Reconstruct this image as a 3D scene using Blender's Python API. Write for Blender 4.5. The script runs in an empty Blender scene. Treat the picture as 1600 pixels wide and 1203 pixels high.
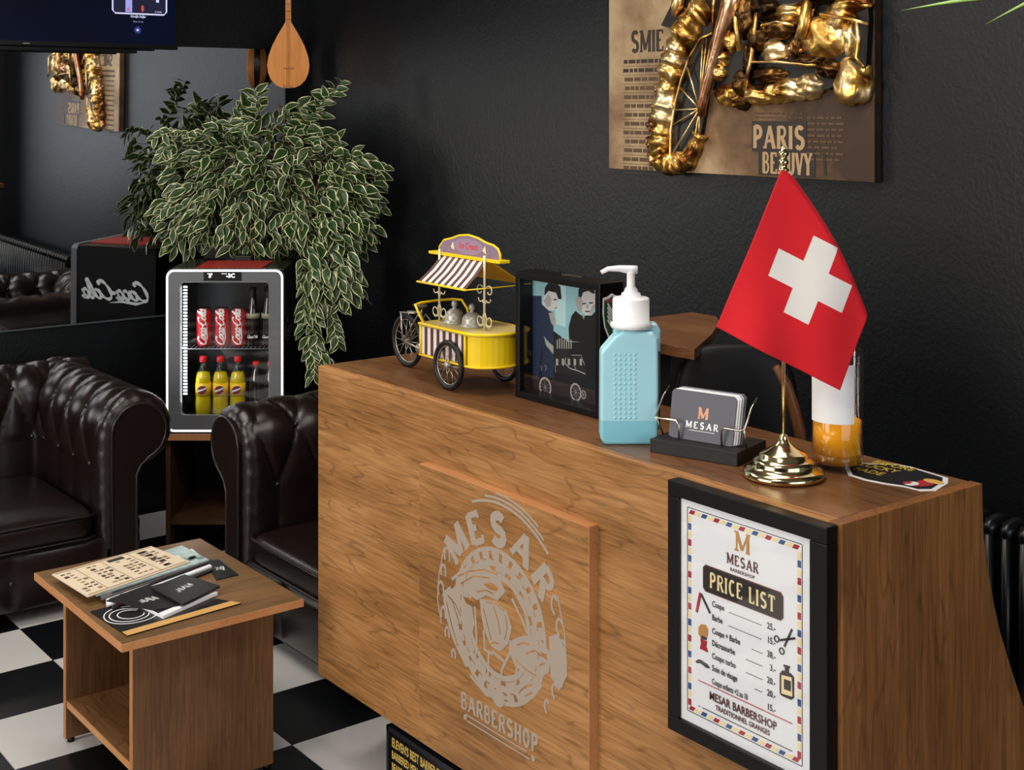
import bpy, bmesh, math, random
from mathutils import Vector, Matrix, noise
PI = math.pi
scene = bpy.context.scene
C = scene.collection
# ---------------------------------------------------------------- camera
FPX, CX, HY = 2117.0, 800.0, 167.0
A = math.atan((800 + 835) / FPX)
EYE = 1.70
cam_d = bpy.data.cameras.new('camera')
cam = bpy.data.objects.new('camera', cam_d); C.objects.link(cam)
cam.location = (0, 0, EYE)
cam.rotation_euler = (PI / 2, 0, -A)
cam_d.sensor_width = 36.0; cam_d.sensor_fit = 'HORIZONTAL'
cam_d.lens = FPX / 1600 * 36
cam_d.shift_y = -(601.5 - HY) / 1600
cam_d.clip_start = 0.05
scene.camera = cam
# ---------------------------------------------------------------- view, world, lights
vs = scene.view_settings
vs.view_transform = 'Standard'; vs.look = 'None'; vs.gamma = 1; vs.use_curve_mapping = False
vs.exposure = 0.25
w = bpy.data.worlds.new('world'); scene.world = w; w.use_nodes = True
w.node_tree.nodes['Background'].inputs[0].default_value = (0.75, 0.85, 1.0, 1)
w.node_tree.nodes['Background'].inputs[1].default_value = 0.25
def area(name, loc, target, sx, sy, power, col):
    l = bpy.data.lights.new(name, 'AREA'); l.shape = 'RECTANGLE'; l.size = sx; l.size_y = sy
    l.energy = power; l.color = col
    o = bpy.data.objects.new(name, l); C.objects.link(o); o.location = loc
    o.rotation_euler = (Vector(target) - Vector(loc)).to_track_quat('-Z', 'Y').to_euler()
    return o
area('shop_window_light', (-2.2, 2.6, 1.7), (2.5, 2.9, 0.8), 2.6, 1.8, 95, (1.0, 0.95, 0.88))
area('front_window_light', (1.2, -2.3, 1.7), (2.0, 4, 1.2), 3.0, 2.0, 50, (0.88, 0.94, 1.0))
area('ceiling_panel_light', (0.9, 3.9, 2.85), (0.9, 3.9, 0), 1.2, 0.6, 26, (1.0, 0.95, 0.88))
area('ceiling_panel_light', (1.9, 2.2, 2.85), (1.9, 2.2, 0), 1.2, 0.5, 20, (1.0, 0.93, 0.85))
area('ceiling_panel_light', (0.2, 1.2, 2.85), (0.2, 1.2, 0), 1.2, 0.5, 22, (1.0, 0.95, 0.88))

# ---------------------------------------------------------------- geometry helpers
RX = Vector((math.cos(A), -math.sin(A), 0)); FW = Vector((math.sin(A), math.cos(A), 0)); UP = Vector((0, 0, 1))
def ray(x, y): return FW + RX * ((x - CX) / FPX) - UP * ((y - HY) / FPX)
def onX(x, y, v): r = ray(x, y); return r * (v / r.x) + Vector((0, 0, EYE))
def onY(x, y, v): r = ray(x, y); return r * (v / r.y) + Vector((0, 0, EYE))
def onZ(x, y, v): r = ray(x, y); return r * ((v - EYE) / r.z) + Vector((0, 0, EYE))
def deep(x, y, d): return ray(x, y) * d + Vector((0, 0, EYE))

class MB:
    """collects shapes (world or local coordinates through matrix M) and links them as ONE mesh"""
    def __init__(s, M=None):
        s.v = []; s.f = []; s.m = []; s.M = M or Matrix.Identity(4); s.mi = 0; s.sm = []; s.smooth = False
    def add(s, vs, fs, smooth=None):
        b = len(s.v)
        s.v += [s.M @ Vector(p) for p in vs]
        for f in fs:
            s.f.append([b + i for i in f]); s.m.append(s.mi); s.sm.append(s.smooth if smooth is None else smooth)
    def box(s, a, b):
        x0, y0, z0 = [min(a[i], b[i]) for i in range(3)]; x1, y1, z1 = [max(a[i], b[i]) for i in range(3)]
        s.add([(x0,y0,z0),(x1,y0,z0),(x1,y1,z0),(x0,y1,z0),(x0,y0,z1),(x1,y0,z1),(x1,y1,z1),(x0,y1,z1)],
              [(3,2,1,0),(4,5,6,7),(0,1,5,4),(1,2,6,5),(2,3,7,6),(3,0,4,7)], False); return s
    def prism(s, pts, z0, z1):      # polygon in xy, ccw, extruded in z
        n = len(pts)
        s.add([(p[0], p[1], z0) for p in pts] + [(p[0], p[1], z1) for p in pts],
              [list(range(n))[::-1], list(range(n, 2*n))] + [(i, (i+1) % n, n+(i+1) % n, n+i) for i in range(n)], False); return s
    def ext(s, pts, vec):           # any planar 3d polygon extruded along vec
        n = len(pts); P = [Vector(p) for p in pts]; vec = Vector(vec)
        nr = Vector((0,0,0))
        for i in range(n): nr += P[i].cross(P[(i+1) % n])
        if nr.dot(vec) < 0: P = P[::-1]
        s.add(P + [p + vec for p in P],
              [list(range(n))[::-1], list(range(n, 2*n))] + [(i, (i+1) % n, n+(i+1) % n, n+i) for i in range(n)], False); return s
    def lathe(s, prof, c=(0,0,0), n=24, smooth=True, ax=None):
        c = Vector(c); vs = []; fs = []
        if ax is None: e1, e2, e3 = Vector((1,0,0)), Vector((0,1,0)), Vector((0,0,1))
        else:
            e3 = Vector(ax).normalized(); e1 = e3.orthogonal().normalized(); e2 = e3.cross(e1)
        for (r, z) in prof:
            for k in range(n):
                a = 2*PI*k/n; vs.append(c + e1*(r*math.cos(a)) + e2*(r*math.sin(a)) + e3*z)
        for i in range(len(prof)-1):
            for k in range(n):
                k2 = (k+1) % n; fs.append((i*n+k, i*n+k2, (i+1)*n+k2, (i+1)*n+k))
        if prof[0][0] > 1e-5: fs.append(list(range(n))[::-1])
        if prof[-1][0] > 1e-5: fs.append([(len(prof)-1)*n+k for k in range(n)])
        s.add(vs, fs, smooth); return s
    def tube(s, pts, r, n=8, closed=False, smooth=True):
        P = [Vector(p) for p in pts]; m = len(P); vs = []; fs = []
        R = r if isinstance(r, (list, tuple)) else [r]*m
        last = None
        for i in range(m):
            if closed: t = P[(i+1) % m] - P[i-1]
            else: t = P[min(i+1, m-1)] - P[max(i-1, 0)]
            t = t.normalized() if t.length > 1e-9 else Vector((0,0,1))
            if last is None: e1 = t.orthogonal().normalized()
            else:
                e1 = last - t*last.dot(t)
                e1 = e1.normalized() if e1.length > 1e-6 else t.orthogonal().normalized()
            last = e1; e2 = t.cross(e1)
            for k in range(n):
                a = 2*PI*k/n; vs.append(P[i] + (e1*math.cos(a) + e2*math.sin(a))*R[i])
        for i in range(m if closed else m-1):
            j = (i+1) % m
            for k in range(n):
                k2 = (k+1) % n; fs.append((i*n+k, i*n+k2, j*n+k2, j*n+k))
        if not closed: fs += [list(range(n))[::-1], [(m-1)*n+k for k in range(n)]]
        s.add(vs, fs, smooth); return s
    def ball(s, c, rad, n=12, m=8, nz=0, seed=0, fr=8):
        c = Vector(c); rad = Vector(rad) if not isinstance(rad, (int, float)) else Vector((rad,)*3)
        vs = []; fs = []
        for i in range(m+1):
            th = PI*i/m
            for k in range(n):
                ph = 2*PI*k/n
                d = Vector((math.sin(th)*math.cos(ph), math.sin(th)*math.sin(ph), math.cos(th)))
                q = 1 + (nz*noise.noise(d*fr*0.3 + Vector((seed*3.1, seed, 0))) if nz else 0)
                vs.append(c + Vector((d.x*rad.x, d.y*rad.y, d.z*rad.z))*q)
        for i in range(m):
            for k in range(n):
                k2 = (k+1) % n; fs.append((i*n+k, (i+1)*n+k, (i+1)*n+k2, i*n+k2))
        s.add(vs, fs, True); return s
    def grid(s, fn, nu, nv, smooth=True, cu=False):
        vs = [fn(i/(nu if cu else nu), j/nv) for i in range(nu if cu else nu+1) for j in range(nv+1)]
        fs = []
        for i in range(nu):
            i2 = (i+1) % nu if cu else i+1
            for j in range(nv): fs.append((i*(nv+1)+j, i2*(nv+1)+j, i2*(nv+1)+j+1, i*(nv+1)+j+1))
        s.add(vs, fs, smooth); return s
    def build(s, name, mats, parent=None, bevel=0, seg=2, sub=0):
        if not isinstance(mats, (list, tuple)): mats = [mats]
        me = bpy.data.meshes.new(name)
        off = Vector((0,0,0)); p = parent
        while p is not None: off += p.location; p = p.parent
        if parent is None and s.v:
            xs = [v.x for v in s.v]; ys = [v.y for v in s.v]; zs = [v.z for v in s.v]
            off = Vector(((min(xs)+max(xs))/2, (min(ys)+max(ys))/2, min(zs)))
        me.from_pydata([v - off for v in s.v], [], s.f)
        for m in mats: me.materials.append(m)
        me.polygons.foreach_set('material_index', s.m)
        me.polygons.foreach_set('use_smooth', s.sm)
        me.update()
        o = bpy.data.objects.new(name, me); C.objects.link(o)
        if parent is None: o.location = off
        else: o.parent = parent
        if bevel:
            b = o.modifiers.new('bevel', 'BEVEL'); b.width = bevel; b.segments = seg; b.limit_method = 'ANGLE'; b.angle_limit = 0.7
        if sub:
            b = o.modifiers.new('sub', 'SUBSURF'); b.levels = sub; b.render_levels = sub
        return o
def empty(name, loc, label, cat, group=None):
    o = bpy.data.objects.new(name, None); C.objects.link(o); o.location = loc; o.empty_display_size = 0.05
    return tag(o, label, cat, group)
def tag(o, label, cat, group=None):
    o['label'] = label; o['category'] = cat
    if group: o['group'] = group
    return o
def struct(o): o['kind'] = 'structure'; return o
def stuff(o): o['kind'] = 'stuff'; return o
def kids(o, allo): return [c for c in allo if c.parent is o]
def copy_tree(o, loc, label=None):
    allo = list(C.objects)
    r = o.copy(); C.objects.link(r); r.location = loc
    if label: r['label'] = label
    for c in kids(o, allo):
        d = c.copy(); C.objects.link(d); d.parent = r
        for g in kids(c, allo):
            e = g.copy(); C.objects.link(e); e.parent = d
    return r

# ---------------------------------------------------------------- flat drawing on a plane (print, lettering, relief)
class Pl:
    def __init__(s, o, r, u, mb=None):
        s.o = Vector(o); s.r = Vector(r).normalized(); s.u = Vector(u).normalized(); s.n = s.r.cross(s.u); s.k = 0; s.mb = mb or MB(); s.h0 = 0.0; s.h1 = 0.0006
    def P(s, a, b, h=0): return s.o + s.r*a + s.u*b + s.n*h
    def px(s, x, y):                # where the sight line of an image point meets this plane
        d = ray(x, y); e = Vector((0, 0, EYE)); t = (s.o - e).dot(s.n) / d.dot(s.n); q = e + d*t - s.o
        return (q.dot(s.r), q.dot(s.u))
    def pxs(s, L): return [s.px(*p) for p in L]
    def poly(s, pts, mi=0, h=None):
        h1 = s.h1 if h is None else h; s.mb.mi = mi; s.k += 1; h1 += s.k*4e-6
        s.mb.ext([s.P(a, b, s.h0) for a, b in pts], s.n*(h1 - s.h0))
    def rect(s, a0, b0, a1, b1, mi=0, h=None): s.poly([(a0,b0),(a1,b0),(a1,b1),(a0,b1)], mi, h)
    def stroke(s, pts, wd, mi=0, h=None, closed=False):
        P = [Vector((p[0], p[1])) for p in pts]; n = len(P); L = []; R = []
        W = wd if isinstance(wd, (list, tuple)) else [wd]*n
        for i in range(n):
            if closed: a, b = P[i-1], P[(i+1) % n]
            else: a, b = P[max(i-1,0)], P[min(i+1,n-1)]
            t = (b-a); t = t.normalized() if t.length > 1e-9 else Vector((1,0)); q = Vector((-t.y, t.x))*W[i]/2
            L.append(P[i]+q); R.append(P[i]-q)
        h1 = s.h1 if h is None else h; s.mb.mi = mi; s.k += 1; h1 += s.k*4e-6
        m = n if closed else n-1
        vs = [s.P(p.x, p.y, h1) for p in L] + [s.P(p.x, p.y, h1) for p in R] + [s.P(p.x, p.y, s.h0) for p in L] + [s.P(p.x, p.y, s.h0) for p in R]
        fs = []
        for i in range(m):
            j = (i+1) % n; fs += [(n+i, n+j, j, i), (i, j, 2*n+j, 2*n+i), (n+j, n+i, 3*n+i, 3*n+j)]
        s.mb.add(vs, fs, False)
    def ell(s, c, ra, rb, mi=0, h=None, n=20, a0=0, a1=2*PI):
        s.poly([(c[0]+ra*math.cos(a0+(a1-a0)*k/n), c[1]+rb*math.sin(a0+(a1-a0)*k/n)) for k in range(n)], mi, h)
    def arc(s, c, ra, rb, a0, a1, wd, mi=0, h=None, n=24):
        s.stroke([(c[0]+ra*math.cos(a0+(a1-a0)*k/n), c[1]+rb*math.sin(a0+(a1-a0)*k/n)) for k in range(n+1)], wd, mi, h)
    def text(s, body, a, b, size, mi=0, h=None, bold=0, sx=1, rot=0, align='LEFT', shear=0, space=1):
        cu = bpy.data.curves.new('t', 'FONT'); cu.body = body; cu.size = size; cu.offset = bold*size; cu.align_x = align
        cu.resolution_u = 2; cu.shear = shear; cu.space_character = space
        ob = bpy.data.objects.new('t', cu); me = bpy.data.meshes.new_from_object(ob)
        ca, sa = math.cos(rot), math.sin(rot); s.k += 1; h1 = (s.h1 if h is None else h) + s.k*4e-6
        vs = [(s.P(a + v.co.x*sx*ca - v.co.y*sa, b + v.co.x*sx*sa + v.co.y*ca, h1)) for v in me.vertices]
        fs = [list(p.vertices) for p in me.polygons]
        s.mb.mi = mi; s.mb.add(vs, fs, False)
        bpy.data.objects.remove(ob); bpy.data.curves.remove(cu); bpy.data.meshes.remove(me)
    def slab(s, word, a, b, size, mi=0, h=None, wf=0.62, th=0.17, tn=0.09, gap=0.16, fit=None, arc=None, serif=True):
        """slab serif capitals drawn from strokes; arc=(cx,cy,R,start angle,step)"""
        tot = sum((0.3 if c == ' ' else GW.get(c, 1.0)*wf) + gap for c in word) - gap
        k = (fit / (tot*size)) if fit else 1.0
        x = 0; serifs = 0.13 if serif else 0
        for idx, c in enumerate(word):
            wd = (0.3 if c == ' ' else GW.get(c, 1.0)*wf)
            if c != ' ':
                segs = GL[c]
                for (pl, thick) in segs:
                    q = [((x + p[0]*wd)*size*k, p[1]*size) for p in pl]
                    s._gl(q, (th if thick else tn)*size*(min(k,1)), a, b, mi, h, arc, idx, (x+wd/2)*size*k)
                if serif:
                    for (sx_, sz) in GS.get(c, []):
                        q = [((x + sx_*wd - serifs)*size*k, sz*size), ((x + sx_*wd + serifs)*size*k, sz*size)]
                        s._gl(q, 0.1*size, a, b, mi, h, arc, idx, (x+wd/2)*size*k)
            x += wd + gap
    def _gl(s, q, wd, a, b, mi, h, arc, idx, xc):
        if arc:
            cx, cy, R, a0, st = arc; an = a0 + st*idx; ca, sa = math.cos(an - PI/2), math.sin(an - PI/2)
            q = [(cx + (px_-xc)*ca - (R+py_)*sa, cy + (px_-xc)*sa + (R+py_)*ca) for px_, py_ in q]
            s.stroke(q, wd, mi, h)
        else: s.stroke([(a+p[0], b+p[1]) for p in q], wd, mi, h)
def arcp(cx, cy, rx, ry, a0, a1, n=8): return [(cx+rx*math.cos(math.radians(a0+(a1-a0)*i/n)), cy+ry*math.sin(math.radians(a0+(a1-a0)*i/n))) for i in range(n+1)]
SS = arcp(.5,.74,.36,.22,30,270,8)[:-1] + arcp(.5,.27,.38,.23,90,-150,8)
GW = {'M':1.45,'I':.35,'A':1.15,'W':1.5,'L':.85,'E':.9}
GL = {'M':[([(.1,0),(.1,1)],0),([(.1,1),(.5,.1)],1),([(.5,.1),(.9,1)],0),([(.9,1),(.9,0)],1)],
 'E':[([(.15,0),(.15,1)],1),([(.15,.96),(.9,.96),(.9,.8)],0),([(.15,.04),(.95,.04),(.95,.22)],0),([(.15,.52),(.65,.52)],0)],
 'S':[(SS,1)],
 'A':[([(.05,0),(.5,1)],0),([(.5,1),(.95,0)],1),([(.2,.33),(.8,.33)],0)],
 'R':[([(.15,0),(.15,1)],1),([(.15,.96)]+arcp(.55,.74,.33,.22,90,-90,6)+[(.15,.5)],0),([(.5,.52),(.95,0)],1)],
 'P':[([(.2,0),(.2,1)],1),([(.2,.96)]+arcp(.55,.72,.34,.24,90,-90,6)+[(.2,.46)],1)],
 'I':[([(.5,0),(.5,1)],1)],
 'C':[(arcp(.55,.5,.42,.47,50,310,12),1)],
 'O':[(arcp(.5,.5,.4,.47,0,360,16),1)],
 'L':[([(.2,0),(.2,1)],1),([(.2,.04),(.95,.04),(.95,.22)],0)],
 'T':[([(.5,0),(.5,1)],1),([(.05,.8),(.05,.96),(.95,.96),(.95,.8)],0)],
 'B':[([(.15,0),(.15,1)],1),([(.15,.96)]+arcp(.5,.75,.3,.21,90,-90,6)+[(.15,.53)],0),([(.15,.53)]+arcp(.52,.28,.36,.25,90,-90,6)+[(.15,.04)],0)],
 'U':[([(.15,1),(.15,.3)]+arcp(.5,.3,.35,.28,180,360,8)+[(.85,1)],1)],
 'V':[([(.05,1),(.5,0)],1),([(.5,0),(.95,1)],0)],
 'Y':[([(.05,1),(.5,.48)],1),([(.95,1),(.5,.48)],0),([(.5,.5),(.5,0)],1)],
 'H':[([(.15,0),(.15,1)],1),([(.85,0),(.85,1)],1),([(.15,.5),(.85,.5)],0)]}
GS = {'M':[(.1,.04),(.9,.04),(.08,.96),(.92,.96)],'A':[(.05,.04),(.95,.04)],'R':[(.15,.04),(.95,.04)],'P':[(.2,.04)],'I':[(.5,.04),(.5,.96)],
 'T':[(.5,.04)],'L':[(.2,.96)],'U':[(.15,.96),(.85,.96)],'V':[(.05,.96),(.95,.96)],'Y':[(.05,.96),(.95,.96),(.5,.04)],'H':[(.15,.04),(.85,.04),(.15,.96),(.85,.96)]}

# ---------------------------------------------------------------- materials
def sr(r, g, b):
    f = lambda c: (c/255/12.92) if c/255 <= .04045 else ((c/255+.055)/1.055)**2.4
    return (f(r), f(g), f(b), 1)
MATS = {}
def mat(name, col, rough=.5, metal=0, spec=.5, trans=0, coat=0, emit=None, es=0, ior=1.45, bump=0, bscale=50, var=0, vscale=8, sheen=0, sss=0):
    if name in MATS: return MATS[name]
    m = bpy.data.materials.new(name); m.use_nodes = True; nt = m.node_tree; b = nt.nodes['Principled BSDF']
    b.inputs['Base Color'].default_value = col; b.inputs['Roughness'].default_value = rough; b.inputs['Metallic'].default_value = metal
    b.inputs['Specular IOR Level'].default_value = spec; b.inputs['Transmission Weight'].default_value = trans; b.inputs['Coat Weight'].default_value = coat
    b.inputs['IOR'].default_value = ior; b.inputs['Sheen Weight'].default_value = sheen
    if sss: b.inputs['Subsurface Weight'].default_value = sss; b.inputs['Subsurface Radius'].default_value = (.02,.02,.02)
    if emit: b.inputs['Emission Color'].default_value = emit; b.inputs['Emission Strength'].default_value = es
    tc = nt.nodes.new('ShaderNodeTexCoord')
    if var:
        n = nt.nodes.new('ShaderNodeTexNoise'); n.inputs['Scale'].default_value = vscale; n.inputs['Detail'].default_value = 4
        nt.links.new(tc.outputs['Object'], n.inputs['Vector'])
        mx = nt.nodes.new('ShaderNodeMix'); mx.data_type = 'RGBA'
        mx.inputs['A'].default_value = tuple(c*(1-var) for c in col[:3]) + (1,); mx.inputs['B'].default_value = tuple(min(1, c*(1+var)) for c in col[:3]) + (1,)
        nt.links.new(n.outputs['Fac'], mx.inputs['Factor']); nt.links.new(mx.outputs['Result'], b.inputs['Base Color'])
    if bump:
        n = nt.nodes.new('ShaderNodeTexNoise'); n.inputs['Scale'].default_value = bscale; n.inputs['Detail'].default_value = 5
        nt.links.new(tc.outputs['Object'], n.inputs['Vector'])
        bp = nt.nodes.new('ShaderNodeBump'); bp.inputs['Strength'].default_value = bump; bp.inputs['Distance'].default_value = .003
        nt.links.new(n.outputs['Fac'], bp.inputs['Height']); nt.links.new(bp.outputs['Normal'], b.inputs['Normal'])
    MATS[name] = m; return m
def wood(name, axis, dark, mid, light, rough=.42, scale=1.0, ring=1.0, fig=.42):
    """laminate oak: figure lines and fibre stretched along an axis"""
    m = bpy.data.materials.new(name); m.use_nodes = True; nt = m.node_tree; N = nt.nodes; Lk = nt.links.new; b = N['Principled BSDF']
    tc = N.new('ShaderNodeTexCoord'); geo = N.new('ShaderNodeNewGeometry')
    def mapped(sc_across, sc_along):
        mp = N.new('ShaderNodeMapping'); sc = [sc_across]*3; sc['xyz'.index(axis)] = sc_along
        mp.inputs['Scale'].default_value = sc; Lk(geo.outputs['Position'], mp.inputs['Vector']); return mp
    fib = N.new('ShaderNodeTexNoise'); fib.inputs['Scale'].default_value = 1; fib.inputs['Detail'].default_value = 6; fib.inputs['Roughness'].default_value = .65
    Lk(mapped(160*scale, 7*scale).outputs[0], fib.inputs['Vector'])
    fg = N.new('ShaderNodeTexNoise'); fg.inputs['Scale'].default_value = 1; fg.inputs['Detail'].default_value = 3; fg.inputs['Distortion'].default_value = .3
    Lk(mapped(9*scale, 1.3*scale).outputs[0], fg.inputs['Vector'])
    mul = N.new('ShaderNodeMath'); mul.operation = 'MULTIPLY'; mul.inputs[1].default_value = 20*ring; Lk(fg.outputs['Fac'], mul.inputs[0])
    fr = N.new('ShaderNodeMath'); fr.operation = 'PINGPONG'; fr.inputs[1].default_value = 1; Lk(mul.outputs[0], fr.inputs[0])
    rp = N.new('ShaderNodeValToRGB'); rp.color_ramp.elements[0].position = 0; rp.color_ramp.elements[0].color = (.22,.22,.22,1); rp.color_ramp.elements[1].position = .2; rp.color_ramp.elements[1].color = (1,1,1,1)
    Lk(fr.outputs[0], rp.inputs[0])
    pat = N.new('ShaderNodeTexNoise'); pat.inputs['Scale'].default_value = 1; pat.inputs['Detail'].default_value = 3
    Lk(mapped(9*scale, 2.2*scale).outputs[0], pat.inputs['Vector'])
    cr = N.new('ShaderNodeValToRGB'); e = cr.color_ramp.elements; e[0].position = .3; e[0].color = dark; e[1].position = .72; e[1].color = light
    k = e.new(.5); k.color = mid
    s1 = N.new('ShaderNodeMath'); s1.operation = 'MULTIPLY_ADD'; s1.inputs[1].default_value = .55; Lk(fib.outputs['Fac'], s1.inputs[0])
    s2 = N.new('ShaderNodeMath'); s2.operation = 'MULTIPLY'; s2.inputs[1].default_value = .5; Lk(pat.outputs['Fac'], s2.inputs[0]); Lk(s2.outputs[0], s1.inputs[2])
    Lk(s1.outputs[0], cr.inputs[0])
    mx = N.new('ShaderNodeMix'); mx.data_type = 'RGBA'; mx.blend_type = 'MULTIPLY'; mx.inputs['Factor'].default_value = fig
    Lk(cr.outputs[0], mx.inputs['A']); Lk(rp.outputs[0], mx.inputs['B']); Lk(mx.outputs['Result'], b.inputs['Base Color'])
    b.inputs['Roughness'].default_value = rough; b.inputs['Specular IOR Level'].default_value = .35
    bp = N.new('ShaderNodeBump'); bp.inputs['Strength'].default_value = .18; bp.inputs['Distance'].default_value = .001; Lk(s1.outputs[0], bp.inputs['Height']); Lk(bp.outputs[0], b.inputs['Normal'])
    return m
def glassy(name, tint=(1,1,1,1), gl=.1):
    m = bpy.data.materials.new(name); m.use_nodes = True; nt = m.node_tree; N = nt.nodes; nt.nodes.remove(N['Principled BSDF'])
    t = N.new('ShaderNodeBsdfTransparent'); t.inputs[0].default_value = tint; g = N.new('ShaderNodeBsdfGlossy'); g.inputs['Roughness'].default_value = .03
    f = N.new('ShaderNodeLayerWeight'); f.inputs[0].default_value = .5; pw_ = N.new('ShaderNodeMath'); pw_.operation = 'POWER'; pw_.inputs[1].default_value = 4.0; mu = N.new('ShaderNodeMath'); mu.operation = 'MULTIPLY_ADD'; mu.inputs[1].default_value = .7; mu.inputs[2].default_value = .02 + gl*.2
    nt.links.new(f.outputs['Facing'], pw_.inputs[0]); nt.links.new(pw_.outputs[0], mu.inputs[0])
    x = N.new('ShaderNodeMixShader'); nt.links.new(mu.outputs[0], x.inputs[0]); nt.links.new(t.outputs[0], x.inputs[1]); nt.links.new(g.outputs[0], x.inputs[2])
    nt.links.new(x.outputs[0], N['Material Output'].inputs[0]); return m
D1, D2, D3 = sr(94,62,32), sr(152,106,60), sr(192,142,90)
W_Y = wood('oak_laminate_lengthwise', 'y', D1, D2, D3)
W_Z = wood('oak_laminate_upright', 'z', sr(88,54,27), sr(134,86,46), sr(170,114,66), ring=.8, fig=.4)
W_X = wood('oak_laminate_crosswise', 'x', sr(82,50,28), sr(124,80,48), sr(150,102,64), rough=.35)
W_TOP = wood('oak_laminate_top', 'y', sr(74,46,27), sr(112,74,45), sr(140,98,62), rough=.3)
EDGE = wood('oak_edge_band', 'y', sr(170,114,70), sr(190,132,84), sr(206,150,100), ring=.3, fig=.1)
EDGEZ = wood('oak_edge_band_upright', 'z', sr(150,98,58), sr(176,120,74), sr(192,136,90), ring=.3, fig=.1)
BLACK = mat('black_satin', sr(8,8,9), .38, spec=.35)
BLACKM = mat('black_matt', sr(10,10,11), .7)
WALL = mat('black_wall_paint', sr(12,14,17), .42, spec=.45, bump=.35, bscale=90)
LEATHER = mat('dark_brown_leather', sr(26,17,14), .27, spec=.6, bump=.22, bscale=260, var=.15)
BRASS = mat('polished_brass', sr(226,206,156), .14, 1)
CHROME = mat('satin_steel', sr(190,180,165), .25, 1)
GLASS = glassy('clear_glass')
WHITEP = mat('white_plastic', sr(238,238,238), .35)
PAPER = mat('white_paper', sr(236,238,242), .6)
INKB = mat('black_ink', sr(25,22,22), .6); INKR = mat('red_ink', sr(170,35,45), .6); INKBL = mat('blue_ink', sr(45,80,135), .6)
CREAM = mat('cream_ink', sr(240,222,170), .6); GOLDI = mat('gold_ink', sr(190,140,80), .5); BROWNI = mat('brown_ink', sr(95,55,45), .6); PLAQ = mat('dark_plaque_ink', sr(40,32,28), .6)
WHITEI = mat('white_ink', sr(235,235,235), .6)

# ================================================================ THE SETTING
XW, YM = 3.0, 5.45            # picture wall, mirror wall
fl = struct(MB().box((-2.6, -2.6, -.06), (XW+.1, YM+.1, -.006)).build('floor', mat('floor_screed', sr(40,40,42), .8)))
TS = .314
TW = mat('white_vinyl_tile', sr(206,203,200), .33, var=.06, vscale=6, bump=.08, bscale=30)
TB = mat('black_vinyl_tile', sr(15,17,20), .3, var=.3, vscale=6, bump=.08, bscale=30)
def tile_mesh(m):
    s = MB(); g = .0012; s.box((g, g, -.006), (TS-g, TS-g, 0))
    me = bpy.data.meshes.new('tile'); me.from_pydata(s.v, [], s.f); me.materials.append(m); return me
tmw, tmb = tile_mesh(TW), tile_mesh(TB)
rest = MB()
for i in range(-12, 7):
    for j in range(-20, 7):
        x, y = 1.115 + TS*i, 3.53 + TS*j
        if x > XW or y > YM: continue
        if i >= -5 and j >= -10:
            o = bpy.data.objects.new('tile', tmw if (i+j) % 2 == 0 else tmb); C.objects.link(o); o.parent = fl
            o.location = Vector((x, y, 0)) - fl.location
        else:
            rest.mi = (i+j) % 2; rest.box((x+.0012, y+.0012, -.006), (x+TS-.0012, y+TS-.0012, 0))
stuff(rest.build('far_tiles', [TW, TB], fl))
struct(MB().box((XW, -2.6, 0), (XW+.1, YM+.1, 3.0)).build('wall_right', WALL))
wl = struct(MB().box((-2.6, YM, 0), (XW, YM+.1, 3.0)).build('wall_back', WALL))
DARKW = mat('charcoal_room_paint', sr(60,60,62), .7)
struct(MB().box((-2.7, -2.6, 0), (-2.6, YM+.1, 3.0)).build('wall_left', DARKW))
struct(MB().box((-2.7, -2.7, 0), (XW+.1, -2.6, 3.0)).build('wall_front', DARKW))
struct(MB().box((-2.7, -2.7, 3.0), (XW+.1, YM+.1, 3.1)).build('ceiling', mat('ceiling_paint', sr(120,118,115), .8)))
struct(MB().box((XW-.30, .55, 0), (XW, 1.12, 3.0)).build('trim_1', mat('black_column_paint', sr(12,12,13), .8)))
# mirror on the back wall, hung a touch out of plumb
mr = empty('wall_mirror', (1.9, YM-.012, .82), 'wide frameless mirror on the black wall above the leather sofa', 'mirror')
M = Matrix.Translation((1.9, YM-.006, .82)) @ Matrix.Rotation(math.radians(.8), 4, 'X')
s = MB(M); s.box((-1.9, -.004, 0), (1.005, .0, 1.136)); s.build('mirror_glass', mat('mirror_silver', (.82,.84,.86,1), .015, 1), mr)
s = MB(M)
s.box((-1.9,-.006,-.006),(1.009,.001,.0)); s.box((1.005,-.006,-.006),(1.009,.001,1.136)); s.build('mirror_edge', mat('mirror_edge_grey', sr(70,74,78), .3), mr)

# ================================================================ RECEPTION COUNTER
X0, X1, Y0, Y1, ZT = 1.774, 2.162, 1.417, 3.131, 1.02
ct = empty('reception_counter', (1.95, 2.3, 0), 'long wooden reception counter with barber logo board on its front', 'counter')
MB().box((X0, Y0+.026, .21), (X0+.024, Y1, ZT)).build('front_panel', W_Y, ct, .0012)
MB().box((X0+.024, Y0+.026, ZT-.026), (X1, Y1, ZT)).build('top_panel', W_TOP, ct, .001)
MB().box((X0+.005, Y0+.027, ZT), (X0+.0065, Y1, ZT+.0006)).build('edge_strip', EDGE, ct)
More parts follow.
